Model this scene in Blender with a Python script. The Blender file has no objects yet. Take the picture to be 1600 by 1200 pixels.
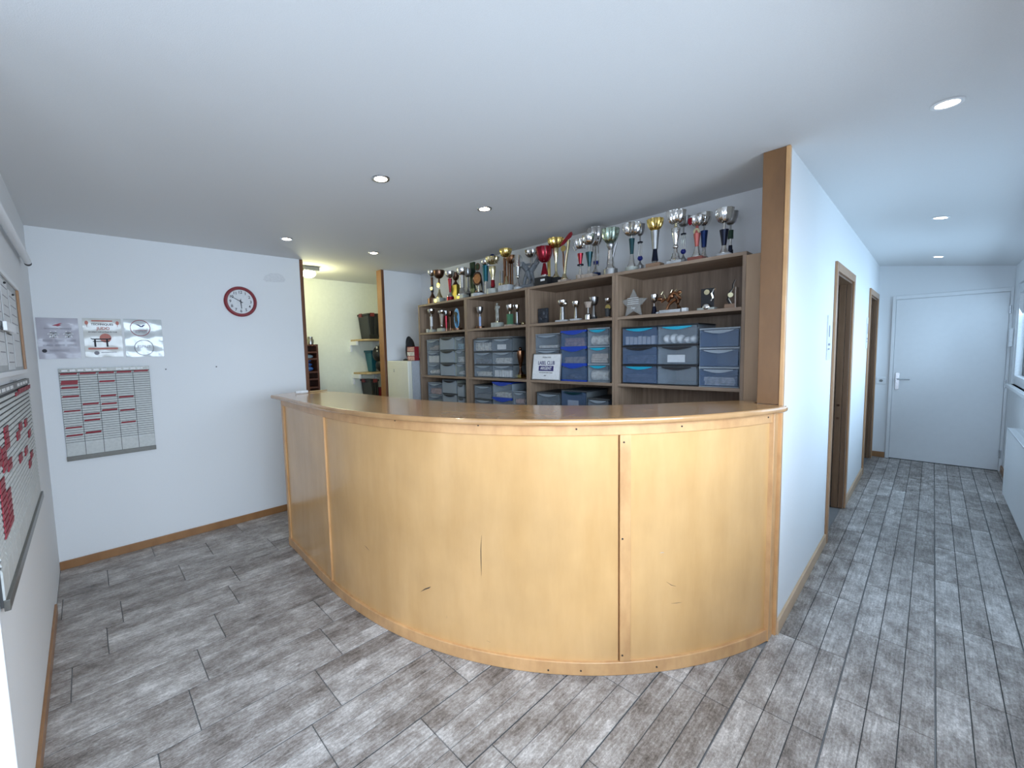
import bpy, math, random
import numpy as np
from mathutils import Matrix, Vector
random.seed(7)
S = bpy.context.scene
COL = S.collection
PI = math.pi

# ------------------------------------------------------------------ camera
F, YAW, PITCH, ROLL, HC, CX = 660.234, .82734, .078985, -.026232, 1.53, -60.0
_f = np.array([-math.sin(YAW)*math.cos(PITCH), math.cos(YAW)*math.cos(PITCH), -math.sin(PITCH)])
_r0 = np.array([math.cos(YAW), math.sin(YAW), 0.]); _u0 = np.cross(_r0, _f)
_c, _s = math.cos(ROLL), math.sin(ROLL)
_r = _c*_r0+_s*_u0; _u = -_s*_r0+_c*_u0
cam = bpy.data.cameras.new('camera'); cam.sensor_width = 36; cam.lens = F/1600*36
cam.shift_x = -CX/1600; cam.clip_start = .02; cam.clip_end = 60
co = bpy.data.objects.new('camera', cam); COL.objects.link(co)
co.matrix_world = Matrix(((_r[0], _u[0], -_f[0], 0), (_r[1], _u[1], -_f[1], 0), (_r[2], _u[2], -_f[2], HC), (0, 0, 0, 1)))
S.camera = co
def at(px, py, ax, val):            # point seen at a pixel on the plane ax = val
    a = 'xyz'.index(ax); o = np.array([0, 0, HC]); d = _f+_r*(px-800-CX)/F-_u*(py-600)/F
    return o+d*(val-o[a])/d[a]
def depth(p): return float((np.array(p, float)-[0, 0, HC])@_f)
def pix(p):
    d = np.array(p, float)-[0, 0, HC]; z = d@_f
    return 800+CX+F*(d@_r)/z, 600-F*(d@_u)/z

# ------------------------------------------------------------------ world, lights, exposure
W = bpy.data.worlds.new('daylight'); S.world = W; W.use_nodes = True
bg = W.node_tree.nodes['Background']; bg.inputs[0].default_value = (.62, .78, 1, 1); bg.inputs[1].default_value = 1.2
S.view_settings.view_transform = 'Standard'; S.view_settings.look = 'None'
S.view_settings.gamma = 1; S.view_settings.use_curve_mapping = False
S.view_settings.exposure = 0.14
S.cycles.transparent_max_bounces = 20
S.cycles.max_bounces = 10; S.cycles.diffuse_bounces = 6
S.cycles.use_denoising = True
S.cycles.sample_clamp_indirect = 6
def area(name, loc, rot, sx, sy, power, color):
    l = bpy.data.lights.new(name, 'AREA'); l.shape = 'RECTANGLE'; l.size = sx; l.size_y = sy; l.energy = power; l.color = color
    o = bpy.data.objects.new(name, l); COL.objects.link(o); o.location = loc; o.rotation_euler = rot
    return o
# daylight entering through the glazing of the window side (outside the panes)
area('daylight_hall_window', (.70, 5.2, 1.56), (0, math.radians(68), 0), 1.0, 4.1, 60, (.50, .745, 1))
area('daylight_lobby_window', (.74, .30, 1.52), (0, math.radians(56), 0), .98, 3.4, 165, (.66, .82, 1))
area('daylight_entrance', (-.55, -3.2, 1.35), (math.radians(66), 0, 0), 1.9, 2.0, 30, (.72, .80, 1))

# ------------------------------------------------------------------ materials
M = {}
def newmat(name):
    m = bpy.data.materials.new(name); m.use_nodes = True; M[name] = m
    return m, m.node_tree, m.node_tree.nodes['Principled BSDF']
def pm(name, c, rough=.5, metal=0, bump=0, scale=60, var=.06, coat=0, alpha=None, emit=None, trans=0):
    m, t, b = newmat(name)
    b.inputs['Roughness'].default_value = rough; b.inputs['Metallic'].default_value = metal
    b.inputs['Coat Weight'].default_value = coat
    tc = t.nodes.new('ShaderNodeTexCoord'); n = t.nodes.new('ShaderNodeTexNoise'); n.inputs['Scale'].default_value = scale; n.inputs['Detail'].default_value = 3
    t.links.new(tc.outputs['Object'], n.inputs['Vector'])
    r = t.nodes.new('ShaderNodeValToRGB'); r.color_ramp.elements[0].position = .3; r.color_ramp.elements[1].position = .7
    r.color_ramp.elements[0].color = tuple(max(0, x*(1-var)) for x in c)+(1,); r.color_ramp.elements[1].color = tuple(min(1, x*(1+var)) for x in c)+(1,)
    t.links.new(n.outputs['Fac'], r.inputs['Fac']); t.links.new(r.outputs['Color'], b.inputs['Base Color'])
    if bump:
        bp = t.nodes.new('ShaderNodeBump'); bp.inputs['Strength'].default_value = bump; bp.inputs['Distance'].default_value = .002
        t.links.new(n.outputs['Fac'], bp.inputs['Height']); t.links.new(bp.outputs['Normal'], b.inputs['Normal'])
    if alpha is not None: b.inputs['Alpha'].default_value = alpha
    if trans: b.inputs['Transmission Weight'].default_value = trans
    if emit:
        b.inputs['Emission Color'].default_value = tuple(emit[:3])+(1,); b.inputs['Emission Strength'].default_value = emit[3]
    return m
def wood(name, c1, c2, sc, rough=.45, coat=0, bump=.15, mottle=.0):
    m, t, b = newmat(name)
    tc = t.nodes.new('ShaderNodeTexCoord'); mp = t.nodes.new('ShaderNodeMapping'); mp.inputs['Scale'].default_value = sc
    n = t.nodes.new('ShaderNodeTexNoise'); n.inputs['Scale'].default_value = 1; n.inputs['Detail'].default_value = 5; n.inputs['Roughness'].default_value = .6
    t.links.new(tc.outputs['Object'], mp.inputs['Vector']); t.links.new(mp.outputs['Vector'], n.inputs['Vector'])
    r = t.nodes.new('ShaderNodeValToRGB'); r.color_ramp.elements[0].position = .32; r.color_ramp.elements[1].position = .68
    r.color_ramp.elements[0].color = tuple(c1)+(1,); r.color_ramp.elements[1].color = tuple(c2)+(1,)
    t.links.new(n.outputs['Fac'], r.inputs['Fac'])
    out = r.outputs['Color']
    if mottle:
        n2 = t.nodes.new('ShaderNodeTexNoise'); n2.inputs['Scale'].default_value = 2.2; n2.inputs['Detail'].default_value = 4
        t.links.new(tc.outputs['Object'], n2.inputs['Vector'])
        mr = t.nodes.new('ShaderNodeMapRange'); mr.inputs['From Min'].default_value = .3; mr.inputs['From Max'].default_value = .7
        mr.inputs['To Min'].default_value = 1-mottle; mr.inputs['To Max'].default_value = 1+mottle
        t.links.new(n2.outputs['Fac'], mr.inputs['Value'])
        vm = t.nodes.new('ShaderNodeVectorMath'); vm.operation = 'SCALE'
        t.links.new(out, vm.inputs[0]); t.links.new(mr.outputs['Result'], vm.inputs['Scale']); out = vm.outputs[0]
    t.links.new(out, b.inputs['Base Color'])
    b.inputs['Roughness'].default_value = rough; b.inputs['Coat Weight'].default_value = coat; b.inputs['Coat Roughness'].default_value = .12
    bp = t.nodes.new('ShaderNodeBump'); bp.inputs['Strength'].default_value = bump; bp.inputs['Distance'].default_value = .001
    t.links.new(n.outputs['Fac'], bp.inputs['Height']); t.links.new(bp.outputs['Normal'], b.inputs['Normal'])
    return m
pm('wall_paint', (.80, .81, .82), .75, bump=.12, scale=180, var=.012)
pm('ceiling_paint', (.72, .72, .72), .85, bump=.25, scale=260, var=.02)
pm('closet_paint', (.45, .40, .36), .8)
pm('storage_paint', (.80, .82, .72), .8, scale=30, var=.02)
pm('white_lacquer', (.82, .83, .84), .35, scale=20, var=.01)
pm('white_plastic', (.78, .79, .80), .35)
pm('cream_enamel', (.80, .78, .66), .35, scale=8, var=.02)
pm('grey_enamel', (.42, .44, .47), .4)
pm('black', (.012, .012, .014), .45)
pm('dark_grey', (.06, .065, .07), .5)
pm('mid_grey', (.22, .225, .23), .5)
pm('red_card', (.27, .006, .018), .5)
pm('red_paint', (.22, .003, .010), .35, coat=.15)
pm('pink_red', (.38, .09, .08), .35, metal=.4)
pm('paper_white', (.72, .73, .74), .6)
pm('slot_grey', (.56, .57, .55), .5)
pm('slot_dark', (.06, .06, .06), .7)  # dark backing of the planner slots and the tiles' plank grooves
pm('rail_grey', (.16, .155, .14), .35, metal=.5)
pm('label_white', (.8, .8, .8), .5)
pm('ink', (.02, .02, .03), .6)
pm('ink_navy', (.03, .025, .14), .5)
pm('ink_red', (.35, .03, .06), .5)
pm('ink_coral', (.52, .16, .12), .5)
pm('ink_grey', (.25, .24, .27), .6)
pm('print_lavender', (.42, .40, .45), .35, scale=18, var=.05, coat=.15)
pm('print_white', (.58, .57, .53), .25, scale=14, var=.08, coat=.3)
pm('film_gloss', (.55, .58, .58), .18, scale=10, var=.10, coat=.6)
pm('mouldy_board', (.42, .43, .43), .5, scale=7, var=.12)
pm('silver', (.76, .75, .73), .12, metal=1, scale=14, var=.12)
pm('silver_dull', (.42, .42, .42), .32, metal=1, scale=14, var=.15)
pm('silver_green', (.50, .62, .52), .2, metal=1, scale=30, var=.2)
pm('gold', (.80, .60, .20), .2, metal=1, scale=14, var=.12)
pm('gold_pale', (.72, .64, .40), .22, metal=1, scale=14, var=.12)
pm('bronze', (.30, .15, .08), .3, metal=1, scale=20, var=.3)
pm('dark_bronze', (.16, .09, .06), .3, metal=1, scale=20, var=.3)
pm('red_metal', (.24, .008, .02), .22, metal=.6)
pm('blue_metal', (.012, .035, .14), .25, metal=.6)
pm('blue_ball', (.01, .02, .25), .3)
pm('navy_metal', (.005, .008, .025), .3, metal=.5)
pm('teal_metal', (.008, .10, .13), .3, metal=.5)
pm('dark_teal', (.01, .05, .06), .3, metal=.5)
pm('green_metal', (.08, .22, .12), .3, metal=.5)
pm('dark_green', (.02, .05, .03), .35, metal=.3)
pm('olive_gold', (.28, .22, .04), .35, metal=.6)
pm('pale_blue', (.35, .45, .68), .4)
pm('sky_blue', (.10, .38, .75), .35)
pm('tan_stone', (.42, .34, .28), .4, scale=50, var=.2)
pm('marble_grey', (.48, .49, .50), .3, scale=25, var=.2, coat=.3)
pm('marble_green', (.40, .42, .38), .3, scale=25, var=.25, coat=.3)
pm('red_wood', (.25, .07, .05), .35)
pm('brown_wood', (.30, .18, .11), .4)
pm('grey_resin', (.16, .175, .19), .45, scale=40, var=.25)
pm('relief_resin', (.03, .035, .045), .4, scale=60, var=.4)
pm('pale_resin', (.40, .40, .36), .45, scale=60, var=.3)
pm('smoked_glass', (.42, .42, .40), .12, alpha=.42, coat=.5)
pm('chrome', (.7, .72, .74), .2, metal=1)
pm('clear_plastic', (.36, .43, .50), .22, alpha=.20, coat=.3, scale=8, var=.06)
pm('clear_blue', (.13, .20, .33), .22, alpha=.32, coat=.3, scale=8, var=.06)
pm('frost_plastic', (.33, .38, .43), .3, alpha=.75, scale=8, var=.05)
pm('olive_plastic', (.33, .35, .30), .35, alpha=.75, scale=8, var=.05)
pm('smoke_plastic', (.16, .18, .19), .3, alpha=.85)
pm('royal_blue', (.012, .05, .36), .35)
pm('turquoise', (.01, .32, .46), .35)
pm('teal_plastic', (.01, .11, .15), .4)
pm('bin_black', (.018, .02, .02), .4)
pm('clip_red', (.22, .03, .03), .4)
pm('fabric_pale', (.62, .60, .56), .9, scale=45, var=.35, bump=.6)
pm('fabric_tan', (.46, .38, .31), .9, scale=45, var=.35, bump=.6)
pm('fabric_pink', (.50, .30, .26), .9, scale=45, var=.4, bump=.6)
pm('fabric_dark', (.10, .10, .12), .9, scale=40, var=.7, bump=.6)
pm('fabric_green', (.50, .55, .36), .9, scale=60, var=.5, bump=.6)
pm('fabric_blue', (.04, .14, .45), .8, scale=25, var=.4)
pm('fabric_lightblue', (.35, .52, .62), .8, scale=25, var=.4)
pm('white_pack', (.72, .72, .72), .6, scale=20, var=.1)
pm('wall_stain', (.72, .725, .74), .8)
pm('dirt', (.05, .035, .025), .8)
pm('lamp_glow', (1, 1, 1), .5, emit=(1, .93, .80, 14))
pm('lamp_glow_cool', (1, 1, 1), .5, emit=(1, .97, .90, 9))
pm('lamp_storage', (1, 1, 1), .5, emit=(1, 1, .72, 5))
pm('concrete_outside', (.34, .35, .32), .9, scale=3, var=.3)  # unseen concrete ground, colour raised to bounce more daylight indoors
wood('counter_wood', (.62, .35, .135), (.71, .42, .18), (6, 6, 1.2), .26, coat=.4, bump=.05, mottle=.10)
wood('counter_edge', (.54, .28, .115), (.70, .40, .175), (10, 10, 5), .38, coat=.3, bump=.1, mottle=.12)
wood('worktop_wood', (.43, .23, .095), (.56, .32, .14), (5, 5, 5), .24, coat=.5, bump=.04, mottle=.12)
wood('trim_wood', (.27, .125, .045), (.36, .175, .065), (8, 8, 3), .4, coat=.2)
wood('trim_dark', (.12, .045, .018), (.18, .07, .03), (8, 8, 3), .4, coat=.2)
wood('door_frame_wood', (.34, .18, .09), (.44, .25, .13), (30, 30, 1.5), .4, coat=.2)
wood('end_board_wood', (.175, .082, .03), (.23, .112, .042), (8, 8, 3), .4, coat=.15)
wood('jamb_wood', (.16, .085, .045), (.23, .13, .07), (30, 30, 1.5), .4, coat=.2)
wood('plinth_pale', (.52, .36, .22), (.62, .44, .29), (12, 3, 12), .45)
wood('shelf_oak', (.20, .135, .09), (.35, .25, .175), (40, 40, 2.2), .5, bump=.2)
wood('shelf_oak_flat', (.21, .145, .10), (.36, .26, .185), (2.2, 40, 40), .5, bump=.2)
wood('filler_wood', (.34, .22, .13), (.42, .28, .17), (14, 14, 1.5), .5)
wood('board_pine', (.42, .29, .14), (.54, .39, .20), (30, 3, 30), .55)
wood('dark_bookcase', (.07, .022, .012), (.12, .04, .022), (20, 20, 3), .4)
# window glass that passes daylight
m, t, b = newmat('window_glass')
tr = t.nodes.new('ShaderNodeBsdfTransparent'); gl = t.nodes.new('ShaderNodeBsdfGlossy'); gl.inputs['Roughness'].default_value = .03
mx = t.nodes.new('ShaderNodeMixShader'); fr = t.nodes.new('ShaderNodeFresnel'); fr.inputs['IOR'].default_value = 1.35
t.links.new(fr.outputs[0], mx.inputs[0]); t.links.new(tr.outputs[0], mx.inputs[1]); t.links.new(gl.outputs[0], mx.inputs[2])
t.links.new(mx.outputs[0], t.nodes['Material Output'].inputs[0])
# wood-look floor tile
m, t, b = newmat('floor_tile')
tc = t.nodes.new('ShaderNodeTexCoord'); oi = t.nodes.new('ShaderNodeObjectInfo')
sc = t.nodes.new('ShaderNodeVectorMath'); sc.operation = 'MULTIPLY'; sc.inputs[1].default_value = (37, 53, 91)
cmb = t.nodes.new('ShaderNodeCombineXYZ')
for i in range(3): t.links.new(oi.outputs['Random'], cmb.inputs[i])
t.links.new(cmb.outputs[0], sc.inputs[0])
ad = t.nodes.new('ShaderNodeVectorMath'); t.links.new(tc.outputs['Object'], ad.inputs[0]); t.links.new(sc.outputs[0], ad.inputs[1])
def noise(scale, det, mscale, rg=.6):
    mp = t.nodes.new('ShaderNodeMapping'); mp.inputs['Scale'].default_value = mscale
    n = t.nodes.new('ShaderNodeTexNoise'); n.inputs['Scale'].default_value = scale; n.inputs['Detail'].default_value = det; n.inputs['Roughness'].default_value = rg
    t.links.new(ad.outputs[0], mp.inputs['Vector']); t.links.new(mp.outputs[0], n.inputs['Vector']); return n
def mathn(op, a, bb, clamp=False):
    n = t.nodes.new('ShaderNodeMath'); n.operation = op; n.use_clamp = clamp
    for i, x in enumerate((a, bb)):
        if x is None: continue
        if isinstance(x, (int, float)): n.inputs[i].default_value = x
        else: t.links.new(x, n.inputs[i])
    return n.outputs[0]
na = noise(1, 7, (110, 7, 1), .7); nb = noise(10, 6, (1, .6, 1), .72); nc = noise(90, 5, (1.4, .7, 1), .85)
sep = t.nodes.new('ShaderNodeSeparateXYZ'); t.links.new(tc.outputs['Object'], sep.inputs[0])
strip = mathn('FLOOR', mathn('ADD', mathn('DIVIDE', sep.outputs[0], .0965), .5), None)
wn = t.nodes.new('ShaderNodeTexWhiteNoise'); wn.noise_dimensions = '1D'
t.links.new(mathn('ADD', mathn('MULTIPLY', oi.outputs['Random'], 91.7), strip), wn.inputs['W'])
v = mathn('ADD', mathn('MULTIPLY', na.outputs['Fac'], .36), mathn('MULTIPLY', nb.outputs['Fac'], .62))
v = mathn('ADD', v, mathn('MULTIPLY', nc.outputs['Fac'], .52))
v = mathn('ADD', v, mathn('MULTIPLY', wn.outputs['Value'], .10))
r = t.nodes.new('ShaderNodeValToRGB'); e = r.color_ramp.elements
e[0].position = .60; e[0].color = (.075, .060, .050, 1); e[1].position = .98; e[1].color = (.72, .68, .65, 1)
x = e.new(.74); x.color = (.245, .210, .188, 1); x = e.new(.85); x.color = (.41, .375, .35, 1)
t.links.new(v, r.inputs['Fac']); t.links.new(r.outputs['Color'], b.inputs['Base Color'])
b.inputs['Roughness'].default_value = .42
bp = t.nodes.new('ShaderNodeBump'); bp.inputs['Strength'].default_value = .35; bp.inputs['Distance'].default_value = .0015
t.links.new(v, bp.inputs['Height']); t.links.new(bp.outputs['Normal'], b.inputs['Normal'])
pm('grout', (.24, .235, .235), .8)
# ------------------------------------------------------------------ mesh helpers
class MB:
    def __init__(s): s.v = []; s.f = []; s.sm = False
    def box(s, x0, x1, y0, y1, z0, z1):
        n = len(s.v); s.v += [(x, y, z) for z in (z0, z1) for y in (y0, y1) for x in (x0, x1)]
        s.f += [tuple(n+i for i in q) for q in ((0, 2, 3, 1), (4, 5, 7, 6), (0, 1, 5, 4), (2, 6, 7, 3), (0, 4, 6, 2), (1, 3, 7, 5))]
        return s
    def hexa(s, pts):
        n = len(s.v); s.v += [tuple(p) for p in pts]
        s.f += [tuple(n+i for i in q) for q in ((0, 2, 3, 1), (4, 5, 7, 6), (0, 1, 5, 4), (2, 6, 7, 3), (0, 4, 6, 2), (1, 3, 7, 5))]
        return s
    def obox(s, c, size, right, up):
        r_ = Vector(right).normalized(); u_ = Vector(up).normalized(); n_ = r_.cross(u_)
        c = Vector(c)
        return s.hexa([c+r_*(i*size[0]/2)+n_*(j*size[1]/2)+u_*(k*size[2]/2) for k in (-1, 1) for j in (-1, 1) for i in (-1, 1)])
    def lathe(s, prof, c=(0, 0, 0), seg=20, flute=0, fn=12):
        s.sm = True; n = len(s.v); k = len(prof)
        for (r_, z) in prof:
            for i in range(seg):
                a = 2*PI*i/seg; q = r_*(1+flute*math.cos(fn*a)) if flute else r_
                s.v.append((c[0]+q*math.cos(a), c[1]+q*math.sin(a), c[2]+z))
        for j in range(k-1):
            for i in range(seg):
                a, b_ = n+j*seg+i, n+j*seg+(i+1) % seg
                s.f.append((a, b_, b_+seg, a+seg))
        s.f.append(tuple(n+i for i in reversed(range(seg)))); s.f.append(tuple(n+(k-1)*seg+i for i in range(seg)))
        return s
    def tube(s, pts, r_, seg=8, r2=None):
        s.sm = True; pts = [Vector(p) for p in pts]; n = len(s.v); k = len(pts)
        for j, p in enumerate(pts):
            d = (pts[min(j+1, k-1)]-pts[max(j-1, 0)]).normalized()
            a = d.cross(Vector((0, 0, 1)));
            if a.length < .05: a = d.cross(Vector((0, 1, 0)))
            a.normalize(); b_ = d.cross(a)
            rr = r_ if r2 is None else r_+(r2-r_)*j/(k-1)
            for i in range(seg):
                w = 2*PI*i/seg; s.v.append(tuple(p+a*(rr*math.cos(w))+b_*(rr*math.sin(w))))
        for j in range(k-1):
            for i in range(seg):
                a, b_ = n+j*seg+i, n+j*seg+(i+1) % seg
                s.f.append((a, b_, b_+seg, a+seg))
        s.f.append(tuple(n+i for i in reversed(range(seg)))); s.f.append(tuple(n+(k-1)*seg+i for i in range(seg)))
        return s
    def prism(s, poly, o, right, up, d0, d1):        # 2D polygon in the plane right/up pushed along the normal
        o = Vector(o); r_ = Vector(right); u_ = Vector(up); n_ = r_.cross(u_); n = len(s.v); k = len(poly)
        for d in (d0, d1):
            for (a, b_) in poly: s.v.append(tuple(o+r_*a+u_*b_+n_*d))
        s.f.append(tuple(n+i for i in reversed(range(k)))); s.f.append(tuple(n+k+i for i in range(k)))
        for i in range(k): j = (i+1) % k; s.f.append((n+i, n+j, n+k+j, n+k+i))
        return s
    def ball(s, c, r_, seg=14, rings=8, sq=(1, 1, 1)):
        s.sm = True; n = len(s.v)
        for j in range(rings+1):
            a = PI*j/rings
            for i in range(seg):
                b_ = 2*PI*i/seg; s.v.append((c[0]+sq[0]*r_*math.sin(a)*math.cos(b_), c[1]+sq[1]*r_*math.sin(a)*math.sin(b_), c[2]-sq[2]*r_*math.cos(a)))
        for j in range(rings):
            for i in range(seg):
                a, b_ = n+j*seg+i, n+j*seg+(i+1) % seg; s.f.append((a, b_, b_+seg, a+seg))
        return s
    def build(s, name, mat, parent=None, bevel=0, local=False):
        off = Vector((0, 0, 0))
        if parent is not None and not local:
            p = parent
            while p is not None: off += p.location; p = p.parent
        me = bpy.data.meshes.new(name); me.from_pydata([tuple(Vector(v)-off) for v in s.v], [], s.f)
        me.materials.append(M[mat] if isinstance(mat, str) else mat)
        if s.sm:
            for p in me.polygons: p.use_smooth = True
            me.set_sharp_from_angle(angle=math.radians(38))
        me.validate(); me.update()
        o = bpy.data.objects.new(name, me); COL.objects.link(o); o.parent = parent
        if bevel:
            bv = o.modifiers.new('bevel', 'BEVEL'); bv.width = bevel; bv.segments = 2; bv.limit_method = 'ANGLE'
        return o
def tag(o, label=None, cat=None, group=None, kind=None):
    if label: o['label'] = label
    if cat: o['category'] = cat
    if group: o['group'] = group
    if kind: o['kind'] = kind
    return o
def thing(name, loc, label=None, cat=None, group=None, kind=None):
    o = bpy.data.objects.new(name, None); COL.objects.link(o); o.location = loc; o.empty_display_size = .05
    return tag(o, label, cat, group, kind)
def struct(name, mb, mat, bevel=0, label=None):
    return tag(mb.build(name, mat, None, bevel), label, None, None, 'structure')
def circ(r_, n=24, a0=0, sq=1): return [(r_*math.cos(a0+2*PI*i/n), sq*r_*math.sin(a0+2*PI*i/n)) for i in range(n)]
def text(s, size, org, right, up, mat, parent, name='lettering', align='CENTER', bold=0, stretch=1):
    cu = bpy.data.curves.new('text', 'FONT'); cu.body = s; cu.size = size; cu.align_x = align; cu.align_y = 'CENTER'; cu.extrude = .0003; cu.offset = bold
    to = bpy.data.objects.new('text', cu); COL.objects.link(to)
    dg = bpy.context.evaluated_depsgraph_get(); me = bpy.data.meshes.new_from_object(to.evaluated_get(dg))
    bpy.data.objects.remove(to); bpy.data.curves.remove(cu)
    R_ = Vector(right); U_ = Vector(up); N_ = R_.cross(U_); O_ = Vector(org)
    off = Vector((0, 0, 0)); p = parent
    while p is not None: off += p.location; p = p.parent
    for v in me.vertices: v.co = O_+R_*v.co.x*stretch+U_*v.co.y+N_*v.co.z-off
    me.materials.clear(); me.materials.append(M[mat]); me.name = name
    o = bpy.data.objects.new(name, me); COL.objects.link(o); o.parent = parent
    return o
XP, YP = (1, 0, 0), (0, 1, 0); ZP = (0, 0, 1); XN = (-1, 0, 0); YN = (0, -1, 0)

# ------------------------------------------------------------------ room
ZC = 2.4726; XC = -4.284; YL = -.235; XF = -.503; YE = 7.6; XR = .585; ZR = 2.304; YR = 3.11; YP0 = 2.572
fl = struct('floor', MB().box(-5.4, .8, -3.1, 7.7, -.06, -.006), 'grout')
# tiles 0.2925 wide, 0.617 long, three mock planks each
PW, PL = .2925, .617
jy = {0: 2.661, 1: 2.287, 2: 1.984, 3: 1.89, 4: 1.677, 5: .93, 6: .587, 7: .72, 8: .865, 9: .33, 10: .465, 11: .605, 12: .68, 13: .41, 14: .018, 15: .30, -1: 2.40}
def tile_mesh(x0, x1, y0, y1, xc):
    mb = MB(); g = .0013
    cuts = [xc-PW/2+g, xc-.0485, xc+.0485, xc+PW/2-g]
    for a, b_ in zip(cuts[:-1], cuts[1:]):
        a, b_ = max(a+.0008, x0), min(b_-.0008, x1)
        if b_-a < .004: continue
        w = .0012
        mb.hexa([(a, y0, -.01), (b_, y0, -.01), (a, y1, -.01), (b_, y1, -.01), (a+w, y0+w, 0), (b_-w, y0+w, 0), (a+w, y1-w, 0), (b_-w, y1-w, 0)])
    mb.nf = len(mb.f); mb.box(max(xc-PW/2+.0025, x0), min(xc+PW/2-.0025, x1), y0+.001, y1-.001, -.0098, -.0028)
    return mb
shared = None
def tile(x0, x1, y0, y1, xc, yc, full):
    global shared
    if full and shared is not None:
        o = shared.copy(); COL.objects.link(o); o.location = (xc, yc, 0); o.parent = fl; return
    mb = tile_mesh(x0, x1, y0, y1, xc)
    if not mb.v: return
    mb.v = [(a-xc, b_-yc, c) for a, b_, c in mb.v]
    me = bpy.data.meshes.new('tile'); me.from_pydata(mb.v, [], mb.f); me.materials.append(M['floor_tile']); me.materials.append(M['slot_dark'])
    for p in me.polygons[mb.nf:]: p.material_index = 1
    o = bpy.data.objects.new('tile', me); COL.objects.link(o); o.parent = fl; o.location = (xc, yc, 0)
    if full: shared = o
for k in range(-2, 16):
    xr = .067-k*PW+PW if k < 0 else .067-(k-1)*PW
    xr = .067+PW-k*PW; xl = xr-PW; xc = (xl+xr)/2
    y = jy.get(k, 2.3) % PL-PL*6
    while y < 7.6:
        ylo = -2.99 if xc > -1.75 else YL+.001
        yhi = 7.599
        if -3.35 < xc < -1.0: yhi = 2.1 if xc > -2 else 1.5
        if -1.15 < xc < -.55: yhi = 2.4
        if xc < -4.0: yhi = 3.1
        if k >= 11 and k <= 13: yhi = 2.7
        y0, y1 = max(y+.0013, ylo), min(y+PL-.0013, yhi)
        x0, x1 = max(xl, XC+.001), min(xr, XR-.001)
        if xl > XR-.02 or y1-y0 < .02: y += PL; continue
        px = [pix((a, b_, 0)) for a in (x0, x1) for b_ in (y0, y1) if depth((a, b_, 0)) > .05]
        vis = px and max(p[0] for p in px) > -60 and min(p[0] for p in px) < 1660 and min(p[1] for p in px) < 1300
        if vis or y0 < 1.0 and y0 > -.6:
            full = (y0 == y+.0013 and y1 == y+PL-.0013 and x0 == xl and x1 == xr)
            tile(x0, x1, y0, y1, xc, y+PL/2, full)
        y += PL
# ceilings
struct('ceiling', MB().box(-5.4, XF, -3.1, 7.7, ZC, ZC+.1), 'ceiling_paint')
dz = (ZC-ZR)/(XR-XF)
def hallz(x, y=9):
    q = min(1, max(0, (y-1.6)/4.2)); q = q*q*(3-2*q); u_ = max(0, x-XF); return ZC-dz*u_*q
hc = MB(); hc.sm = True; nx, ny = 10, 44
for sd in (0, 1):
    for j in range(ny+1):
        for i in range(nx+1):
            x = XF+(.75-XF)*i/nx; y = -3.1+10.8*j/ny; hc.v.append((x, y, ZC+.1 if sd else hallz(x, y)))
N_ = (nx+1)*(ny+1)
for j in range(ny):
    for i in range(nx):
        q = j*(nx+1)+i; hc.f += [(q, q+nx+1, q+nx+2, q+1), (N_+q, N_+q+1, N_+q+nx+2, N_+q+nx+1)]
for i in range(nx): hc.f += [(i, i+1, N_+i+1, N_+i), (N_-nx-1+i+1, N_-nx-1+i, 2*N_-nx-1+i, 2*N_-nx+i)]
struct('ceiling_hall', hc, 'ceiling_paint')
# walls
struct('wall_left', MB().box(XC-.09, -1.75, YL-.12, YL, 0, ZC), 'wall_paint')
wc = struct('wall_clock_side', MB().box(XC-.09, XC, YL, 1.639, 0, ZC), 'wall_paint')
struct('wall_fridge_side', MB().box(XC-.09, XC, 2.583, YR, 0, ZC), 'wall_paint')
struct('wall_rear', MB().box(-5.35, XF-.11, YR, YR+.1, 0, ZC), 'wall_paint')
struct('wall_storage_back', MB().box(-5.35, -5.25, .5, YR, 0, ZC), 'storage_paint')
struct('wall_storage_end', MB().box(-5.25, XC-.09, .5, .6, 0, ZC), 'storage_paint')
# partition with two door openings
D1 = (4.095, 5.025); D2 = (6.515, 7.445); DH = 2.045
pw = MB()
XI = XF-.11
for a, b_ in ((YP0+.012, D1[0]), (D1[1], D2[0]), (D2[1], YE)): pw.box(XI, XF, a, b_, 0, ZC)
for a, b_ in (D1, D2): pw.box(XI, XF, a, b_, DH, ZC)
struct('wall_partition', pw, 'wall_paint')
struct('wall_hall_end', MB().box(-1.9, XR+.15, YE, YE+.1, 0, ZC), 'wall_paint')
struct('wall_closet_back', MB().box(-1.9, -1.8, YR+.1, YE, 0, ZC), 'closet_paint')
struct('wall_closet_divider', MB().box(-1.8, XI, 5.7, 5.8, 0, ZC), 'closet_paint')
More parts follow.
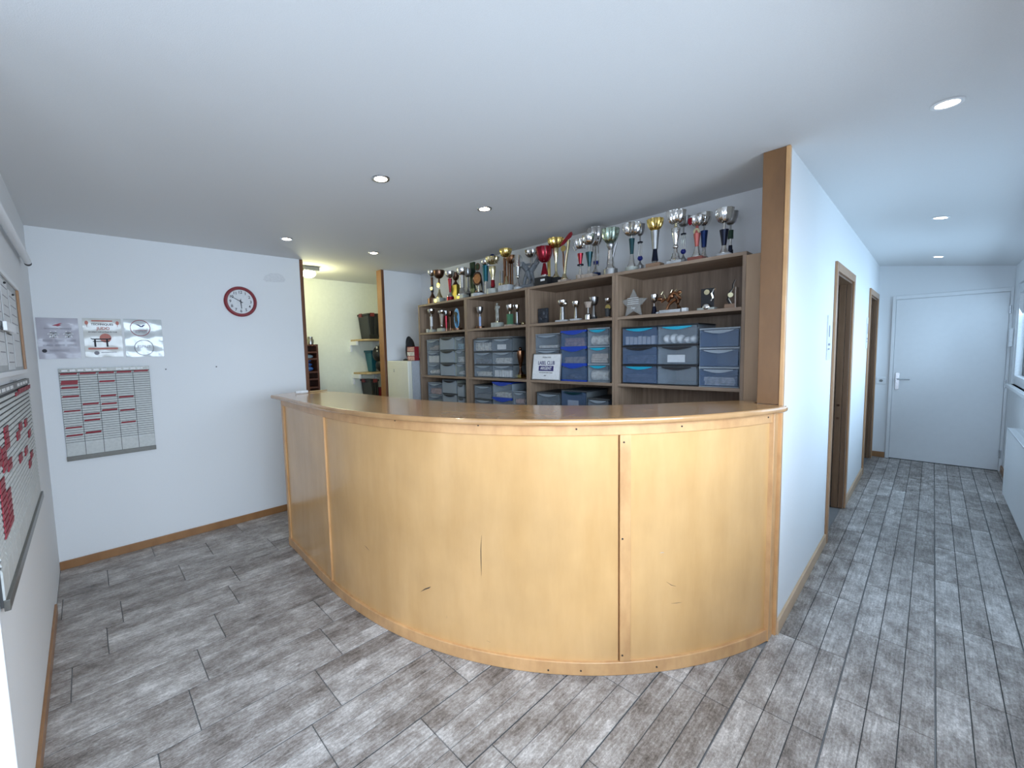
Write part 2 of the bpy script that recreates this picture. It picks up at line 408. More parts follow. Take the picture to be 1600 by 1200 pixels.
# right wall: sill wall, lintel, piers
WZ0, WZ1 = 1.02, 2.085
rw = MB(); WT = .14
rw.box(XR, XR+WT, -3.0, YE, 0, WZ0).box(XR, XR+WT, -3.0, YE, WZ1, ZC)
for a, b_ in ((-3.0, -1.45), (2.35, 3.05), (7.32, YE)): rw.box(XR, XR+WT, a, b_, WZ0, WZ1)
struct('wall_right', rw, 'wall_paint')
struct('wall_lobby_left', MB().box(-1.87, -1.75, -3.0, YL-.12, 0, ZC), 'wall_paint')
bw = MB(); bw.box(-1.87, -1.5, -3.1, -3.0, 0, ZC).box(.4, XR+WT, -3.1, -3.0, 0, ZC).box(-1.5, .4, -3.1, -3.0, 2.35, ZC)
struct('wall_lobby_back', bw, 'wall_paint')
struct('ground_outside', MB().box(.9, 14, -14, 14, -.3, -.1), 'concrete_outside')
def window(n, y0, y1, npane):
    w = thing('window_%d' % n, (XR, (y0+y1)/2, WZ0), kind='structure')
    f = MB(); t_ = .055; xa, xb = XR+.02, XR+.08
    f.box(xa, xb, y0, y1, WZ0, WZ0+t_).box(xa, xb, y0, y1, WZ1-t_, WZ1).box(xa, xb, y0, y0+t_, WZ0+t_, WZ1-t_).box(xa, xb, y1-t_, y1, WZ0+t_, WZ1-t_)
    f.build('window_frame', 'white_plastic', w, .003)
    L_ = (y1-y0-2*t_)/npane
    for i in range(npane):
        a = y0+t_+i*L_; b_ = a+L_
        g = MB(); q = .045
        g.box(xa-.012, xb-.02, a+.004, b_-.004, WZ0+t_, WZ0+t_+q).box(xa-.012, xb-.02, a+.004, b_-.004, WZ1-t_-q, WZ1-t_)
        g.box(xa-.012, xb-.02, a+.004, a+q, WZ0+t_+q, WZ1-t_-q).box(xa-.012, xb-.02, b_-q, b_-.004, WZ0+t_+q, WZ1-t_-q)
        s_ = g.build('sash', 'white_plastic', w, .003)
        MB().box(xa+.014, xa+.018, a+q, b_-q, WZ0+t_+q, WZ1-t_-q).build('pane', 'window_glass', s_)
        MB().box(xa-.045, xa-.012, a+.012, a+.032, 1.5, 1.62).build('handle', 'white_plastic', s_, .003)
    return w
window(1, 3.05, 7.32, 4); window(2, -1.45, 2.35, 4)
struct('trim_1', MB().box(XR-.035, XR+.03, -1.5, 7.36, .985, WZ0), 'white_lacquer', .004)          # window sill
w3 = thing('window_3', (-.55, -3.05, 0), kind='structure')
fm = MB()
for a, b_ in ((-1.5, -1.43), (-.585, -.515), (.33, .4)): fm.box(a, b_, -3.09, -3.03, 0, 2.35)
for a, b_ in ((0, .10), (2.27, 2.35)): fm.box(-1.43, .33, -3.09, -3.03, a, b_)
fm.build('window_frame', 'white_plastic', w3, .003)
for a, b_ in ((-1.43, -.585), (-.515, .33)): MB().box(a, b_, -3.063, -3.057, .10, 2.27).build('pane', 'window_glass', w3)
# baseboards
def base(name, mb, mat='trim_wood'): return struct(name, mb, mat, .002)
base('baseboard_clock_side', MB().box(XC, XC+.014, YL+.001, 1.639, 0, .062))
base('baseboard_left', MB().box(-3.55, -1.77, YL, YL+.012, 0, .062))
base('baseboard_partition_near', MB().box(XF, XF+.013, YP0, 4.035, 0, .075), 'plinth_pale')
base('baseboard_partition_far', MB().box(XF, XF+.013, 5.085, 6.455, 0, .075), 'plinth_pale')
base('baseboard_hall_end', MB().box(-.495, -.375, YE-.013, YE, .0, .07))
base('baseboard_right', MB().box(XR-.013, XR, 6.2, YE-.02, 0, .07))
struct('trim_2', MB().box(XC-.095, XC+.006, 1.639, 1.672, 0, ZC-.001), 'trim_dark', .002, 'dark wooden trim on the clock wall edge')
t3 = MB().box(XC-.095, XC+.006, 2.55, 2.583, 0, ZC-.001); struct('trim_3', t3, 'trim_wood', .002)
struct('trim_8', MB().box(XC+.006, XC+.010, 2.552, 2.583, 0, ZC-.001), 'trim_dark')
struct('trim_4', MB().box(-1.752, -1.735, YL-.13, YL+.012, 0, 2.1), 'white_lacquer', .002)
# partition end cap: broad wooden board with a thin lighter edge
struct('trim_5', MB().box(XF-.108, XF-.014, YP0-.012, YP0+.012, 1.217, ZC-.001), 'end_board_wood', .002)
struct('trim_6', MB().box(XF-.014, XF+.004, YP0-.016, YP0+.014, 0, ZC-.001), 'counter_edge', .003)
# scuffed patches on the clock wall
pt = [(at(x, y, 'x', XC)[1], at(x, y, 'x', XC)[2]) for x, y in ((411, 437), (414, 431), (422, 427), (434, 427), (441, 430), (446, 437), (444, 441), (428, 441), (415, 440))]
tag(MB().prism(pt, (XC, 0, 0), YP, ZP, 0, .0012).build('plaster_patch', 'wall_stain'), 'grey filler patch on the white wall right of the red clock', 'patch')
for x, y, lb in ((259, 577, 'small black nail in the white wall below the clear sheet'), (338, 573, 'small black nail in the bare wall between planner and counter')):
    p = at(x, y, 'x', XC); tag(MB().prism(circ(.005, 8), (XC, p[1], p[2]), YP, ZP, 0, .006).build('nail', 'black'), lb, 'nail')

# ------------------------------------------------------------------ doors in the partition
for n, (a, b_) in ((1, D1), (2, D2)):
    d = thing('door_%d' % n, (XF, (a+b_)/2, 0), kind='structure')
    c = MB()
    cw = .06
    for (p, q) in ((a-cw, a+.004), (b_-.004, b_+cw)): c.box(XF, XF+.016, p, q, 0, DH+cw)
    c.box(XF, XF+.016, a+.004, b_-.004, DH-.004, DH+cw)
    c.build('door_casing', 'door_frame_wood', d, .004)
    l = MB(); l.box(XI, XF-.001, a, a+.02, 0, DH-.02).box(XI, XF-.001, a, b_, DH-.02, DH)
    # far jamb with rebates
    l.box(XI, -.592, b_-.034, b_, 0, DH-.02).box(-.586, -.54, b_-.028, b_, 0, DH-.02).box(-.537, XF-.001, b_-.02, b_, 0, DH-.02)
    l.build('door_jamb', 'jamb_wood', d, .001)
    lf = MB().box(XI-.93, XI-.01, b_-.045, b_-.005, .008, DH-.025).build('door_leaf', 'jamb_wood', d, .002)
    MB().tube([(XI-.86, b_-.045, 1.03), (XI-.86, b_-.085, 1.03), (XI-.75, b_-.085, 1.03)], .008).build('door_handle', 'chrome', lf)
    if n == 1:
        for zz in (.95, .83): MB().prism(circ(.011, 12), (-.562, b_-.028, zz), XP, ZP, 0, .002).build('bolt_cap', 'dark_bronze', d)
# signs beside the doors
for (y0, y1, z0, z1, lb) in ((3.80, 3.93, 1.40, 1.71, 'clear plastic door sign with small dark print beside the nearer brown doorway'), (6.32, 6.42, 1.44, 1.78, 'narrow clear plastic sign beside the farther brown doorway')):
    s_ = thing('door_sign', (XF, (y0+y1)/2, z0), lb, 'sign')
    MB().box(XF+.001, XF+.006, y0, y1, z0, z1).build('plate', 'white_plastic', s_, .001)
    for q in ((y0+.3*(y1-y0), y1-.4*(y1-y0), z0+.16, z1-.07), (y0+.02, y1-.02, z0+.10, z0+.115), (y0+.02, y1-.04, z0+.07, z0+.08)):
        MB().box(XF+.006, XF+.0068, *q).build('printing', 'ink_grey', s_)

# hall end door
d = thing('door_3', (.11, YE, 0), kind='structure')
x0, x1, zt = -.3335, .557, 2.023
MB().box(x0-.035, x0-.004, YE-.02, YE, 0, zt+.05).box(x1+.004, XR-.001, YE-.02, YE, 0, zt+.05).box(x0-.004, x1+.004, YE-.02, YE, zt+.006, zt+.05).build('door_casing', 'white_lacquer', d, .003)
MB().box(x0, x1, YE-.012, YE-.001, .008, zt).build('door_leaf', 'white_lacquer', d, .002)
MB().box(x0, x1, YE-.006, YE-.0005, .0, .008).build('threshold_gap', 'black', d)
hd = MB().box(-.312, -.272, YE-.018, YE-.012, .895, 1.11).build('handle_plate', 'chrome', d, .003)
MB().tube([(-.292, YE-.018, 1.03), (-.292, YE-.06, 1.03), (-.18, YE-.062, 1.028)], .009).build('lever', 'chrome', hd)
MB().tube([(-.292, YE-.012, .965), (-.292, YE-.03, .965)], .012, 12).build('lock_cylinder', 'chrome', hd)
for zz in (.20, 1.0, 1.83): MB().tube([(x1+.006, YE-.022, zz-.045), (x1+.006, YE-.022, zz+.045)], .009, 10).build('hinge', 'chrome', d)
s_ = thing('light_switch', (-.44, YE, 1.0), 'white light switch plate on the hall end wall beside the white door', 'switch')
MB().box(-.484, -.40, YE-.008, YE-.001, .96, 1.045).build('plate', 'white_plastic', s_, .003)
MB().prism(circ(.017, 16), (-.44, YE-.008, 1.002), XP, ZP, 0, .004).build('rocker', 'mid_grey', s_)
tag(MB().box(XR-.03, XR-.002, 7.40, 7.44, 1.42, 1.62).build('window_stay', 'white_plastic', None, .004), 'small white plastic catch on the wall beside the hall window', 'catch')

# radiator under the hall window
rd = thing('radiator', (.53, 5.0, 0), 'white panel radiator with a slotted top under the hall window', 'radiator')
y0, y1 = 3.95, 6.15
MB().box(.489, .500, y0, y1, .085, .69).box(.553, .563, y0, y1, .085, .69).build('panel', 'white_lacquer', rd, .003)
for q in (y0-.003, y1-.006): MB().box(.487, .565, q, q+.009, .075, .70).build('side_cover', 'white_lacquer', rd)
g = MB().box(.487, .492, y0, y1, .69, .705).box(.560, .565, y0, y1, .69, .705).box(.524, .528, y0, y1, .692, .704)
for i in range(int((y1-y0)/.024)): g.box(.487, .565, y0+i*.024, y0+i*.024+.010, .695, .703)
g.build('top_grille', 'white_lacquer', rd)
MB().box(.502, .551, y0+.02, y1-.02, .12, .66).build('convector', 'mid_grey', rd)
for q in (4.3, 5.8): MB().box(.563, XR-.001, q, q+.06, .2, .5).build('wall_bracket', 'white_lacquer', rd)

# ------------------------------------------------------------------ reception counter
KX = [.08182, -1.71568, 1.18948, 3.40543, -3.4776]; KY = [-2.78034, 6.17494, -2.02106, .00441, 1.12208]
def cpt(t_, o=0.0):
    x, y = np.polyval(KX, t_), np.polyval(KY, t_); dx, dy = np.polyval(np.polyder(KX), t_), np.polyval(np.polyder(KY), t_)
    l = math.hypot(dx, dy); return (x+dy/l*o, y-dx/l*o)
def sweep(t0, t1, o0, o1, z0, z1, n=None, mb=None):
    mb = mb or MB(); n = n or max(2, int((t1-t0)*80)); k = len(mb.v)
    for i in range(n+1):
        t_ = t0+(t1-t0)*i/n
        for o, z in ((o0, z0), (o1, z0), (o1, z1), (o0, z1)):
            p = cpt(t_, o); mb.v.append((p[0], p[1], z))
    for i in range(n):
        for j in range(4):
            a = k+4*i+j; b_ = k+4*i+(j+1) % 4; mb.f.append((a, b_, b_+4, a+4))
    mb.f += [(k+3, k+2, k+1, k), (k+4*n, k+4*n+1, k+4*n+2, k+4*n+3)]
    mb.sm = True
    return mb
cn = thing('reception_counter', (-1.9, 1.5, 0), 'curved light wood reception counter with scuffed panels and a bullnose top', 'counter')
sweep(0, 1, -.03, .004, 0, .064).build('plinth_rail', 'counter_edge', cn, .003)
sweep(0, 1, -.03, .0, 1.137, 1.187).build('top_rail', 'counter_edge', cn, .002)
ZT, ZB = 1.137, .064
for a, b_ in ((.012, .222), (.2475, .7575), (.773, .993)):
    pn = sweep(a, b_, -.03, -.011, ZB, ZT).build('front_panel', 'counter_wood', cn)
sweep(0, .012, -.03, .0, ZB, ZT, 2).build('end_post', 'counter_edge', cn, .002)
sweep(.222, .2475, -.03, -.006, ZB, ZT, 3).build('stile', 'counter_wood', cn, .002)
sweep(.2455, .2485, -.03, .001, ZB, ZT, 2).build('joint_bead', 'counter_edge', cn, .001)
sweep(.7585, .7725, -.03, .0, ZB, ZT, 3).build('stile', 'counter_edge', cn, .002)
q = MB(); a = cpt(.9955, -.03); q.box(-.585, -.514, 2.478, YP0-.014, .0, 1.187)
sweep(.9955, 1.0, -.03, .002, .0, 1.187, 2, q).build('end_post', 'counter_edge', cn, .002)
MB().box(-3.485, -3.46, 1.13, 1.48, 0, 1.187).build('side_panel', 'counter_wood', cn)
sweep(.012, .985, -.34, -.03, .70, .72).build('inner_shelf', 'counter_wood', cn)
top = [cpt(-.036+1.042*i/60, .036) for i in range(61)]
top += [(-.474, 2.556), (-.62, 2.558), (-.625, 2.66), (-.71, 2.66), (-.82, 2.53), (-.93, 2.39), (-1.04, 2.235), (-1.18, 2.075), (-1.32, 1.96), (-1.46, 1.87), (-1.6, 1.795), (-1.75, 1.735), (-1.9, 1.69), (-2.05, 1.655), (-2.3, 1.62), (-2.6, 1.60), (-2.9, 1.59), (-3.2, 1.575), (-3.44, 1.53), (-3.62, 1.48), (-3.72, 1.41)]
wt = MB().prism(top, (0, 0, 0), XP, YP, 1.187, 1.217).build('worktop', 'worktop_wood', cn)
bv = wt.modifiers.new('bevel', 'BEVEL'); bv.width = .012; bv.segments = 4; bv.limit_method = 'ANGLE'; bv.angle_limit = math.radians(60)
def screw(px, py, o=.0015):
    best = min((abs(pix((*cpt(i/600, 0), 1.0))[0]-px), i/600) for i in range(601)) if False else None
    bt = 0; be = 1e9
    for i in range(601):
        p = cpt(i/600, 0)
        zz = HC
        # height on that vertical line
        lo, hi = 0, 1.3
        for _ in range(14):
            mm = (lo+hi)/2
            if pix((p[0], p[1], mm))[1] > py: lo = mm
            else: hi = mm
        e_ = abs(pix((p[0], p[1], lo))[0]-px)
        if e_ < be: be, bt, bz = e_, i/600, lo
    p = cpt(bt, 0); q_ = cpt(bt, 1); n_ = Vector((q_[0]-p[0], q_[1]-p[1], 0)); r_ = Vector((-n_.y, n_.x, 0))
    return Vector((p[0], p[1], bz)), r_
for px, py in ((534, 646), (607, 654), (617, 657), (747, 664.5), (900, 670.5), (1066, 666), (1200, 652), (975, 691), (973, 842), (972, 1024), (857, 1046), (907, 1047), (1025, 1041), (1190, 997)):
    p, r_ = screw(px, py)
    MB().prism(circ(.0042, 10), p, r_, ZP, 0, .0062 if py > 1000 and px != 972 else .002).build('screw', 'dirt', cn)
def scuff(pts, w, mat='dirt', o=-.0105):
    mb = MB(); L_ = []
    for px, py in pts:
        p, r_ = screw(px, py); n_ = r_.cross(Vector(ZP)); L_.append((p+n_*o, r_, n_))
    n = len(L_); up, dn = [], []
    for i, (p, r_, n_) in enumerate(L_):
        d_ = (L_[min(i+1, n-1)][0]-L_[max(i-1, 0)][0]).normalized(); s_ = d_.cross(n_)
        ww = w*(1-abs(2*i/(n-1)-1)**2)+.0003; up.append((p+s_*ww, n_)); dn.append((p-s_*ww, n_))
    for i in range(n-1):
        k = len(mb.v); mb.v += [tuple(x[0]+x[1]*.0004) for x in (up[i], up[i+1], dn[i+1], dn[i])]; mb.f.append((k, k+1, k+2, k+3))
    mb.build('scratch', mat, cn)
scuff(((751, 838), (750, 860), (750, 880), (751, 901)), .0013)
scuff(((656, 926), (662, 922), (668, 920), (672, 918)), .0028)
scuff(((567, 853), (571, 857), (575, 862)), .0012)
scuff(((760, 1003), (765, 1006)), .0016); scuff(((696, 964), (696, 968)), .0012); scuff(((1044, 911), (1051, 916), (1059, 918)), .0007)
scuff(((1051, 945), (1060, 944), (1068, 943)), .0007); scuff(((1033, 866), (1036, 865), (1040, 865)), .0016, 'fabric_tan')
# paper roll and pale stick on the worktop
def topat(px, py, z=1.218): return Vector(at(px, py, 'z', z))
a, b_ = topat(462, 615.5), topat(481, 614)
tag(MB().tube([a+Vector((0, 0, .012)), b_+Vector((0, 0, .012))], .011, 12).build('paper_roll', 'paper_white'), 'rolled white paper lying on the left end of the counter top', 'paper')
a, b_ = topat(484, 613), topat(511, 610.5)
tag(MB().tube([a+Vector((0, 0, .006)), b_+Vector((0, 0, .006))], .005, 6).build('wooden_stick', 'board_pine'), 'thin pale wooden stick on the counter top behind the paper roll', 'stick')

# ------------------------------------------------------------------ bookcases
BX = [-3.822, -3.045, -2.281, -1.500, -.713]; BY0, BY1 = 2.72, 3.10; ZTOP = 2.036
Z2, Z3, Z4 = 1.735, 1.275, .80
lbs = ['grey oak bookcase beside the white fridge, topped with small trophies', 'grey oak bookcase holding the dark six-drawer tower, second from the fridge', 'grey oak bookcase holding the framed certificate, under the red cup', 'grey oak bookcase nearest the wooden wall end, holding the star award']
for i in range(4):
    x0, x1 = BX[i]+.001, BX[i+1]-.001
    b_ = thing('bookcase', ((x0+x1)/2, BY1, 0), lbs[i], 'bookcase', 'bookcases along the back wall')
    for a in (x0, x1-.02): MB().box(a, a+.02, BY0, BY1, 0, ZTOP-.02).build('side_board', 'shelf_oak', b_, .001)
    MB().box(x0, x1, BY0, BY1, ZTOP-.02, ZTOP).build('top_board', 'shelf_oak_flat', b_, .001)
    MB().box(x0+.02, x1-.02, BY1-.008, BY1-.001, .02, ZTOP-.02).build('back_board', 'shelf_oak', b_)
    for z in (Z2, Z3, Z4, .42, .08): MB().box(x0+.02, x1-.02, BY0, BY1-.008, z-.02, z).build('shelf', 'shelf_oak_flat', b_, .001)
struct('trim_7', MB().box(-.712, XI-.001, BY0-.015, BY0+.003, 0, 2.012), 'filler_wood', .002)

# ------------------------------------------------------------------ trophies
def cup_prof(r_, h, lip=.08):
    P = [(r_*.12, 0)]
    for i in range(1, 9):
        a = PI/2*i/8; P.append((r_*(.12+.88*math.sin(a)**.9), h*(1-math.cos(a))))
    P += [(r_*1.04, h*1.0), (r_*1.03, h*1.02), (r_*.93, h*.97)]
    for i in range(7, -1, -1):
        a = PI/2*i/8; P.append((r_*.9*(.1+.9*math.sin(a)), h*(.06+.9*(1-math.cos(a)))))
    return P
class Trophy:
    def __init__(s, name, label, px, py_mid, yd, z, cat='trophy', group=None):
        p = at(px, py_mid, 'y', yd); s.x = p[0]; s.yd = yd; s.z = z
        s.base_px = pix((s.x, yd, z)); s.k = depth((s.x, yd, z+.1))/F*1.0
        s.o = thing(name, (s.x, yd, z), label, cat, group)
    def h(s, py): return max(0.0, (s.base_px[1]-py)*s.k)
    def r(s, px): return px*s.k
    def b(s, mb, name, mat, bevel=0): mb.build(name, mat, s.o, bevel, local=True)
    def bowl(s, mat, y0, y1, r_, fl_=0, fn=12, hd=None, name='bowl'):
        mb = MB().lathe(cup_prof(s.r(r_), s.h(y0)-s.h(y1)), (0, 0, s.h(y1)), 56 if fl_ else 22, fl_*1.3, fn); s.b(mb, name, mat)
        if hd: s.handles(hd, y0, y1, r_)
    def handles(s, mat, y0, y1, r_):
        R_ = s.r(r_); a, b_ = s.h(y1), s.h(y0); H_ = b_-a
        for sg in (-1, 1):
            mb = MB().tube([(sg*R_*.5, 0, a+H_*.1), (sg*R_*1.05, 0, a-H_*.05), (sg*R_*1.4, 0, a+H_*.4), (sg*R_*1.42, 0, a+H_*.8), (sg*R_*1.15, 0, a+H_*1.02), (sg*R_*.95, 0, a+H_*.85)], R_*.075, 6)
            s.b(mb, 'handle', mat)
    def cone(s, mat, y0, y1, r0, r1, name='stem', fl_=0, fn=8):
        s.b(MB().lathe([(s.r(r1), s.h(y1)), (s.r((r0+r1)/2)*.96, (s.h(y0)+s.h(y1))/2), (s.r(r0), s.h(y0))], (0, 0, 0), 24 if fl_ else 16, fl_, fn), name, mat)
    def vase(s, mat, y0, y1, r_, name='stem'):
        a, b_ = s.h(y1), s.h(y0); R_ = s.r(r_)
        s.b(MB().lathe([(R_*f_, a+(b_-a)*g_) for f_, g_ in ((.3, 0), (.32, .08), (.55, .3), (.85, .6), (1, .85), (.95, 1))], (0, 0, 0), 18), name, mat)
    def foot(s, mat, y0, y1, r_, top=.25, fl_=0):
        a, b_ = s.h(y1), s.h(y0); R_ = s.r(r_)
        s.b(MB().lathe([(R_, a), (R_, a+(b_-a)*.12), (R_*.7, a+(b_-a)*.35), (R_*(top+.12), a+(b_-a)*.65), (R_*top, b_)], (0, 0, 0), 20, fl_, 10), 'foot', mat)
    def block(s, mat, y0, hw, hd=None, y1=None, name='base'):
        w = s.r(hw); d_ = s.r(hd or hw*.8); z0 = s.h(y1) if y1 else 0
        s.b(MB().box(-w, w, -d_, d_, z0, max(s.h(y0), z0+.006)), name, mat, .0015)
    def drum(s, mat, y0, r_, y1=None, name='base'):
        z0 = s.h(y1) if y1 else 0
        s.b(MB().lathe([(s.r(r_), z0), (s.r(r_)*.98, max(s.h(y0), z0+.006))], (0, 0, 0), 22), name, mat)
    def ball(s, mat, yc, r_, name='ball'): s.b(MB().ball((0, 0, s.h(yc)), s.r(r_), 14, 8), name, mat)
    def disc(s, mat, yc, r_, xo=0, front=1.0, name='medallion', ring=None):
        z = s.h(yc); f_ = -s.r(r_)*front*.4
        s.b(MB().prism(circ(s.r(r_), 18), (s.r(xo), f_, z), XP, ZP, 0, .004), name, mat)
        if ring: s.b(MB().tube([(s.r(xo)+s.r(r_)*1.1*math.cos(2*PI*i/18), f_, z+s.r(r_)*1.25*math.sin(2*PI*i/18)) for i in range(19)], s.r(r_)*.18, 6), 'medallion_ring', ring)
    def cols(s, mat, y0, y1, r_, n=3, cr=.8):
        mb = MB(); a, b_ = s.h(y1), s.h(y0)
        for i in range(n):
            w = 2*PI*i/n+.4; x, y = s.r(r_)*math.cos(w), s.r(r_)*math.sin(w); mb.tube([(x, y, a), (x, y, b_)], s.r(cr), 8)
        s.b(mb, 'column_cluster' if n > 1 else 'column', mat)
    def plate(s, mat, y0, y1, hw, xo=0, ypos=None, name='label_plate'):
        yy = -s.r(6) if ypos is None else ypos
        s.b(MB().box(s.r(xo-hw), s.r(xo+hw), yy-.003, yy, s.h(y1), s.h(y0)), name, mat)
    def poly(s, mat, pts, y_, th, name):   # pts in px relative to the axis, py absolute
        s.b(MB().prism([(s.r(a), s.h(b_)) for a, b_ in pts], (0, y_, 0), XP, ZP, -th/2, th/2), name, mat, .001)
FR, BK = 2.80, 2.97
G1 = 'cups and trophies along the top of the bookcases'
def T(label, px, yd=FR, z=ZTOP, name='trophy_cup', ym=440, group=G1): return Trophy(name, label, px, ym, yd, z, 'trophy', group)
t = T('silver cup on a dark ringed stem, first on the bookcase top beside the fridge', 675)
t.drum('dark_bronze', 467, 8); t.foot('dark_bronze', 456, 467, 5); t.cone('black', 446, 457, 2, 2.2); t.disc('gold_pale', 451, 3, ring='silver_dull'); t.cone('dark_bronze', 434, 446, 2, 2); t.bowl('silver', 424, 433, 6.5)
t = T('broad dark bronze bowl on a gold star stem, second from the fridge', 686)
t.block('marble_green', 466, 8); t.plate('gold', 468, 473, 2.6, -2.2); t.foot('gold_pale', 452, 466, 5); t.disc('gold', 446, 3.6); t.cone('dark_bronze', 436, 444, 1.5, 1.5); t.bowl('dark_bronze', 424, 436, 9)
t = T('small silver cup on a red stem with a dark red base', 703)
t.drum('red_metal', 464, 6); t.foot('silver', 456, 464, 5); t.cone('red_metal', 436, 457, 3.4, 1.6); t.bowl('silver', 425, 435, 7.5)
t = T('olive gold box trophy behind the silver cup with the red stem', 712, BK, name='box_trophy')
t.block('olive_gold', 446, 6.5, 4); t.foot('dark_bronze', 438, 446, 5); t.bowl('dark_bronze', 427, 439, 6)
t = T('silver cup on a thick silver column with a gold label at its foot', 722)
t.block('marble_green', 461, 8); t.plate('gold', 463, 467, 3.2, -3); t.foot('silver', 450, 461, 7, .5); t.cone('silver', 431, 450, 4.4, 4); t.bowl('silver', 420, 432, 8.5)
t = T('slim silver cup right behind the thick silver column cup', 731, BK)
t.drum('black', 459, 5); t.foot('silver_dull', 450, 459, 4); t.cone('silver_dull', 434, 450, 2.2, 2.2); t.bowl('silver_dull', 421, 434, 6)
t = T('dark green square plaque at the very back of the bookcase top', 739, 3.03, name='plaque')
t.block('dark_green', 411, 5, 1.5)
t = T('bronze medal trophy with dark wings on a pale oval base', 748, name='medal_trophy')
t.drum('marble_grey', 459, 13); t.drum('black', 457, 8, 459, 'pedestal'); t.cone('silver', 442, 457, 1.6, 1.6); t.disc('bronze', 436, 7.5, name='medal', ring='dark_bronze')
t.b(MB().prism([(t.r(a), t.h(c)) for a, c in ((-8, 436), (-6, 448), (-3, 452), (-4, 440))], (0, 0, 0), XP, ZP, 0, .006), 'wing', 'silver_dull')
t.b(MB().prism([(t.r(a), t.h(c)) for a, c in ((4, 440), (7, 436), (9, 446), (8, 455))], (0, 0, 0), XP, ZP, 0, .006), 'wing', 'black')
t = T('tall bronze wreath trophy behind the bronze medal trophy', 748, BK, name='wreath_trophy')
t.drum('dark_bronze', 455, 6); t.cone('dark_bronze', 428, 455, 2, 2); t.disc('dark_green', 418, 4.2, name='wreath_disc', ring='bronze')
t = T('silver cup on a wide teal cone stem', 759)
t.drum('marble_grey', 459, 5); t.cone('silver', 438, 460, 1.6, 2); t.cone('teal_metal', 416, 440, 5, 3.6); t.bowl('silver', 408, 416, 6.5)
t = T('cup with a blue and gold bowl, flared gold stem and red foot', 770)
t.drum('marble_green', 452, 11); t.foot('silver', 446, 452, 6); t.cone('red_metal', 438, 448, 3, 3.6); t.vase('gold_pale', 417, 438, 5.5); t.bowl('gold_pale', 403, 414, 10, .05, hd='silver'); t.ball('blue_metal', 403, 5, 'bowl_lid')
t = T('plain silver tube trophy behind the flared gold stem cup', 784, BK, name='tube_trophy')
t.drum('gold_pale', 443, 5); t.cone('silver_dull', 424, 443, 3.2, 3.2)
t = T('tall gold cup on twin copper columns with a marble block base', 791, yd=2.79)
t.block('marble_grey', 446, 11, 8); t.cone('gold_pale', 432, 446, 2, 5, 'foot'); t.cols('bronze', 404, 446, 3.5, 3, 1.3); t.bowl('gold', 391, 403, 9.5, .03)
t = T('bronze bowl cup half hidden behind the tall gold cup', 799, BK)
t.drum('marble_grey', 446, 6); t.cols('bronze', 412, 446, 2.2, 3, 1); t.bowl('bronze', 401, 413, 8)
t = T('cylindrical silver tankard cup with side handles on a slim foot', 809)
t.drum('marble_grey', 449, 7); t.foot('silver', 436, 449, 5); t.ball('silver', 433, 3); t.cone('silver_dull', 418, 432, 5.5, 2); t.cone('silver', 400, 418, 5, 5.5, 'tankard'); t.handles('silver_dull', 403, 417, 6.5)
t = T('shallow silver bowl trophy just left of the big red cup', 831, BK)
t.drum('marble_grey', 440, 6); t.foot('silver_dull', 426, 440, 5); t.cone('silver_dull', 404, 426, 1.8, 2); t.bowl('silver', 392, 404, 10, .04)
# grey fighters sculpture
t = T('grey sculpture of two wrestling martial artists', 827, 2.86, name='fighters_sculpture')
z0 = t.h(446)
fg = MB()
def seg_(a, b_, r0, r1): fg.tube([(t.r(a[0]), a[2] if len(a) > 2 else 0, t.h(a[1])), (t.r((a[0]+b_[0])/2), (a[2] if len(a) > 2 else 0), t.h((a[1]+b_[1])/2)), (t.r(b_[0]), b_[2] if len(b_) > 2 else 0, t.h(b_[1]))], t.r(r0), 8, t.r(r1))
fg.ball((t.r(-13), 0, t.h(411)), t.r(3.6)); seg_((-11, 414), (-2, 424), 5, 5); seg_((-2, 424), (-9, 436), 4, 2.8); seg_((-9, 436), (-12, 449), 2.8, 2); seg_((-2, 424), (2, 438), 4, 2.8); seg_((2, 438), (-1, 449), 2.8, 2)
seg_((-10, 414), (2, 414), 2.4, 1.8); fg.build('standing_fighter', 'grey_resin', t.o, 0, True)
fg = MB(); fg.ball((t.r(4), .01, t.h(428)), t.r(3.2)); seg_((4, 424), (12, 416), 4.6, 4.4); seg_((12, 416), (18, 407), 3.4, 2.4); seg_((12, 417), (19, 413), 3.4, 2.2); seg_((5, 426), (9, 440), 2.6, 2); seg_((9, 440), (12, 450), 2, 2); fg.build('thrown_fighter', 'grey_resin', t.o, 0, True)
t.block('grey_resin', 445, 15, 8)
t = T('big glossy red cup with a white label on its square black base', 851)
t.block('black', 434, 12, 10); t.plate('label_white', 438, 441, 4, 6, -.065); t.drum('silver', 429, 5, 434, 'collar'); t.cone('red_metal', 412, 430, 2.2, 6, 'stem'); t.bowl('red_metal', 388, 411, 12.5, .03, 10)
t.b(MB().tube([(t.r(9), -t.r(9), t.h(388)), (t.r(9), -t.r(9), t.h(398)), (t.r(3), -t.r(5), t.h(409))], t.r(.5), 6), 'handle', 'silver')
t = T('plain gold column trophy behind the big red cup', 858, BK, name='column_trophy')
t.drum('dark_bronze', 434, 5); t.cone('gold', 405, 434, 2.6, 2.6, 'column')
t = T('broad gold cup on a fluted gold stem right of the red cup', 869, 2.83)
t.block('black', 434, 8); t.foot('gold_pale', 424, 434, 6, .3); t.cone('gold_pale', 413, 425, 1.8, 2); t.vase('gold_pale', 389, 413, 4.5); t.bowl('gold', 375, 389, 12, .05, 14)
t = T('gold trophy with a red swoosh wing and a curved gold arc', 882, name='swoosh_trophy')
t.block('tan_stone', 437, 8); t.foot('gold_pale', 428, 437, 6, .4, .05)
